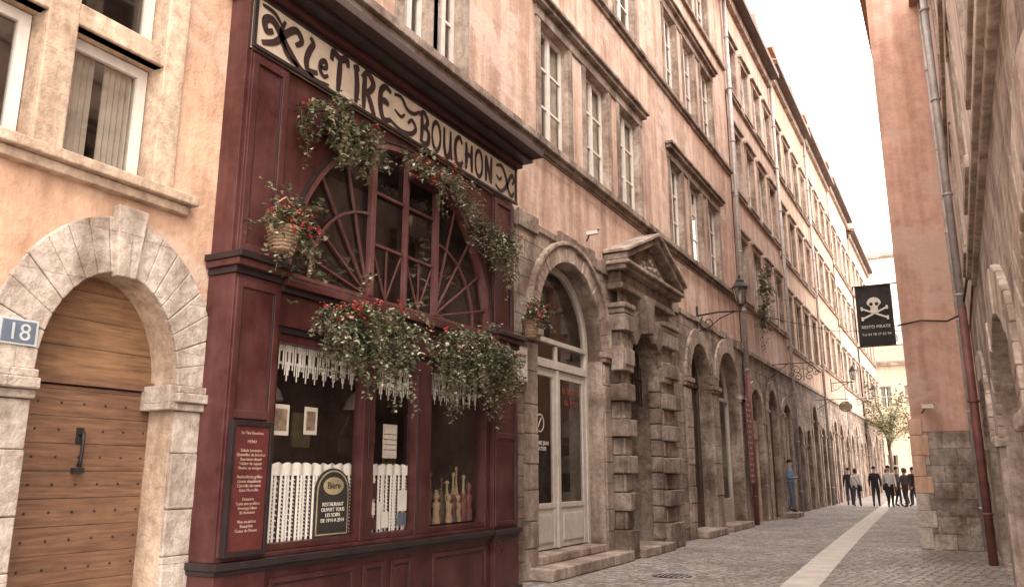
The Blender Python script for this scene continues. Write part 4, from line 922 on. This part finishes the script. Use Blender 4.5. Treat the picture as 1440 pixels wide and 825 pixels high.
# ------------------------------------------------------------------ PEOPLE
def person(loc,ang,h=1.72,top=(.03,.03,.035),pants=(.04,.04,.06),hair=(.03,.02,.015),stride=.18,armsw=.15,long=False,bag=False,leanarm=False):
    P=empty('pedestrian',loc); k=h/1.72
    def cm(n,c): return paint(n,c,.85,.2,0,12,.2)
    mt,mp,mh,ms=cm('jacket',top),cm('trousers',pants),cm('hair',hair),cm('shoes',(.04,.03,.03))
    J={'pel':(0,0,.95,.14),'wst':(0,.0,1.10,.135),'chs':(0,.01,1.30,.16),'nkb':(0,.0,1.44,.075),'nk':(0,.0,1.50,.052),'hd0':(0,.02,1.58,.075),'hd1':(0,.02,1.67,.082)}
    E=[('pel','wst'),('wst','chs'),('chs','nkb'),('nkb','nk'),('nk','hd0'),('hd0','hd1')]
    for s,n in((-1,'l'),(1,'r')):
        f=s*stride; a=-s*armsw
        J['hp'+n]=(s*.09,0,.90,.095); J['kn'+n]=(s*.10,f*.55+.03,.50,.065); J['an'+n]=(s*.10,f-(.06 if f<0 else 0),.09+(.05 if f<0 and stride>.1 else 0),.045); J['to'+n]=(s*.11,f+.13,.035,.04)
        J['sh'+n]=(s*.175,0,1.40,.062); J['el'+n]=(s*.23,a*.6-.02,1.13,.045)
        J['wr'+n]=(s*.235,a+.08,.90,.032) if not leanarm else (s*.10,.2,1.15,.032)
        J['ha'+n]=(s*.235,a+.11,.83,.034) if not leanarm else (s*.02,.22,1.17,.034)
        E+=[('pel','hp'+n),('hp'+n,'kn'+n),('kn'+n,'an'+n),('an'+n,'to'+n),('chs','sh'+n),('sh'+n,'el'+n),('el'+n,'wr'+n),('wr'+n,'ha'+n)]
    names=list(J); rot=Matrix.Rotation(ang,3,'Z'); L=Vector(loc)
    pos={n:Vector(J[n][:3]) for n in names}
    W={n:rot@(pos[n]*k)+L for n in names}
    me=bpy.data.meshes.new('body'); me.from_pydata([W[n] for n in names],[(names.index(a),names.index(b)) for a,b in E],[])
    o=bpy.data.objects.new('body',me); COL.objects.link(o)
    sk=o.modifiers.new('s','SKIN'); 
    for i,n in enumerate(names):
        r=J[n][3]*k*(1.12 if n[:2] in('kn','el','sh','hp') else 1); me.skin_vertices[0].data[i].radius=(r,r*(1.25 if n in('chs','pel','wst') else 1))
    me.skin_vertices[0].data[0].use_root=True
    sb=o.modifiers.new('u','SUBSURF'); sb.levels=1; sb.render_levels=1
    dg=bpy.context.evaluated_depsgraph_get(); ev=bpy.data.meshes.new_from_object(o.evaluated_get(dg)); bpy.data.objects.remove(o)
    lab={}
    for a,b in E:
        if a in('nkb','nk','hd0') : m=2
        elif a[:2]=='wr': m=2
        elif a[:2]=='an': m=3
        elif a[:2] in('hp','kn') or (a=='pel' and b[:2]=='hp'): m=1
        else: m=0
        lab[(a,b)]=m
    for m in(mt,mp,M['skin'],ms): ev.materials.append(m)
    for p in ev.polygons:
        c=p.center; best=1e9;bm=0
        for (a,b),m in lab.items():
            A,B=W[a],W[b]; d=B-A; t=max(0,min(1,(c-A).dot(d)/d.length_squared)); q=(c-(A+d*t)).length-.5*k*(J[a][3]*(1-t)+J[b][3]*t)
            if q<best: best=q;bm=m
        p.material_index=bm; p.use_smooth=True
    o=bpy.data.objects.new('body',ev); COL.objects.link(o); par(o,P)
    mb=MB('head_details',[mh,'skin','iron',mt],P,0,True); H=W['hd1']
    def loc3(x,y,z): return H+rot@(Vector((x,y,z))*k)
    rows,seg=7,12; base=len(mb.v)
    for i in range(rows):
        th=i/(rows-1)*1.75
        for j in range(seg):
            ph=2*math.pi*j/seg; front=max(0,math.sin(ph)); t=th*(1-.42*front)
            drop=(.10 if long and i==rows-1 else 0)*(1-front)
            mb.v.append(tuple(loc3(.092*math.sin(t)*math.cos(ph),-.012+.102*math.sin(t)*math.sin(ph),.005+.105*math.cos(t)-drop)))
    for i in range(rows-1):
        for j in range(seg): mb.f.append((base+i*seg+j,base+i*seg+(j+1)%seg,base+(i+1)*seg+(j+1)%seg,base+(i+1)*seg+j)); mb.m.append(0); mb.sm.append(True)
    mb.tube([loc3(0,.085,-.02),loc3(0,.118,-.045),loc3(0,.09,-.055)],[.008,.013,.008],1,5)
    for s in(-1,1):
        mb.tube([loc3(s*.03,.082,-.012),loc3(s*.03,.094,-.012)],.008,2,5); mb.tube([loc3(s*.086,-.005,-.05),loc3(s*.094,-.01,-.01)],[.012,.016],1,5)
    mb.tube([loc3(-.022,.088,-.078),loc3(.022,.088,-.078)],.005,2,4)
    for n,s in(('l',-1),('r',1)):
        h0=W['ha'+n]; d=(h0-W['wr'+n]).normalized(); side=rot@Vector((0,1,0))
        for q in range(4):
            o0=h0+side*(q-1.5)*.017*k; LL=(.06,.072,.068,.052)[q]*k; mb.tube([o0,o0+d*LL*.55,o0+d*LL+rot@Vector((-s*.018,0,0))],[.010,.009,.006],1,5)
        mb.tube([h0-d*.02,h0+side*.035+d*.012,h0+side*.035+d*.04],[.011,.010,.007],1,5)
    if bag:
        q=W['hpr']+rot@Vector((.1,-.05,.02)); mb.tube([W['shl'],W['chs']+rot@Vector((0,-.17,0)),q],.012,2,5)
        F3=lambda u,v,w: tuple(q+rot@Vector((w,u,v))); mb.box(F3,-.14,.14,-.2,.06,-.03,.07,2)
    mb.build(); return P
wht=(.68,.64,.6); blk=(.025,.023,.025); gry=(.2,.19,.19)
A=math.pi
person((-4.72,42.3,0),.15,1.72,blk,(.05,.055,.08),stride=.2)
person((-4.3,41.2,0),-.1,1.68,wht,(.06,.07,.10),(.06,.035,.02),stride=.16,long=True,bag=True)
person((-3.5,41.4,0),.05,1.78,blk,(.03,.03,.035),stride=.22)
person((-3.2,44.5,0),.5,1.66,gry,(.03,.03,.05),(.12,.07,.04),long=True)
person((-2.85,40.6,0),A+.2,1.80,wht,blk,stride=.12,bag=True)
person((-2.62,42.2,0),-1.2,1.74,(.12,.10,.09),(.04,.04,.05),stride=.06,armsw=.05)
person((-2.4,45.0,0),1.3,1.70,(.5,.45,.4),blk,stride=.05,long=True)
person((-2.0,43.8,0),A,1.76,(.25,.05,.045),(.03,.03,.04),stride=.05)
person((-1.95,42.3,0),2.2,1.72,blk,(.05,.05,.07),stride=.1)
person((-2.25,41.2,0),.9,1.69,(.10,.08,.08),(.05,.04,.04),(.10,.06,.03),stride=.09,long=True)
person((-5.32,30.4,.16),-1.5,1.78,(.16,.22,.33),(.10,.12,.17),(.02,.015,.01),stride=.04,armsw=.03,leanarm=True)
mb=MB('stone_step',['st_t'],None,.02); mb.box(FL(-5.6),29.7,31.1,0,.16,.06,.55); mb.build()

# ------------------------------------------------------------------ light
az=Vector((.72,-.69)); el=math.radians(52)
wd=bpy.data.worlds.new('World'); scene.world=wd; wd.use_nodes=True; nt=wd.node_tree; nt.nodes.clear()
o=N(nt,'ShaderNodeOutputWorld'); sky=N(nt,'ShaderNodeTexSky'); sky.sky_type='NISHITA'; sky.sun_disc=False; sky.sun_elevation=el; sky.sun_rotation=math.atan2(az.x,az.y); sky.dust_density=4; sky.air_density=1
b1=N(nt,'ShaderNodeBackground'); b1.inputs[1].default_value=.06; nt.links.new(sky.outputs[0],b1.inputs[0])
b2=N(nt,'ShaderNodeBackground'); b2.inputs[0].default_value=(1,.925,.865,1); b2.inputs[1].default_value=5.4
ad=N(nt,'ShaderNodeAddShader'); nt.links.new(b1.outputs[0],ad.inputs[0]); nt.links.new(b2.outputs[0],ad.inputs[1]); nt.links.new(ad.outputs[0],o.inputs[0])
sl=bpy.data.lights.new('sun','SUN'); sl.energy=1.5; sl.angle=math.radians(35); sl.color=(1,.94,.87)
so=bpy.data.objects.new('sun',sl); COL.objects.link(so); d=Vector((az.x*math.cos(el),az.y*math.cos(el),math.sin(el))); so.rotation_euler=d.to_track_quat('Z','Y').to_euler()
# ------------------------------------------------------------------ camera
cd=bpy.data.cameras.new('camera'); cd.lens=28.125; cd.sensor_width=36; cd.clip_end=900; cd.clip_start=.05
co=bpy.data.objects.new('camera',cd); COL.objects.link(co); co.location=(0,0,1.5)
th=math.atan(252.5/1125); ps=math.atan(630*math.cos(th)/1125)
co.rotation_euler=(math.pi/2+th,0,ps)
scene.camera=co
scene.view_settings.view_transform='Standard'; scene.view_settings.look='None'; scene.view_settings.exposure=0
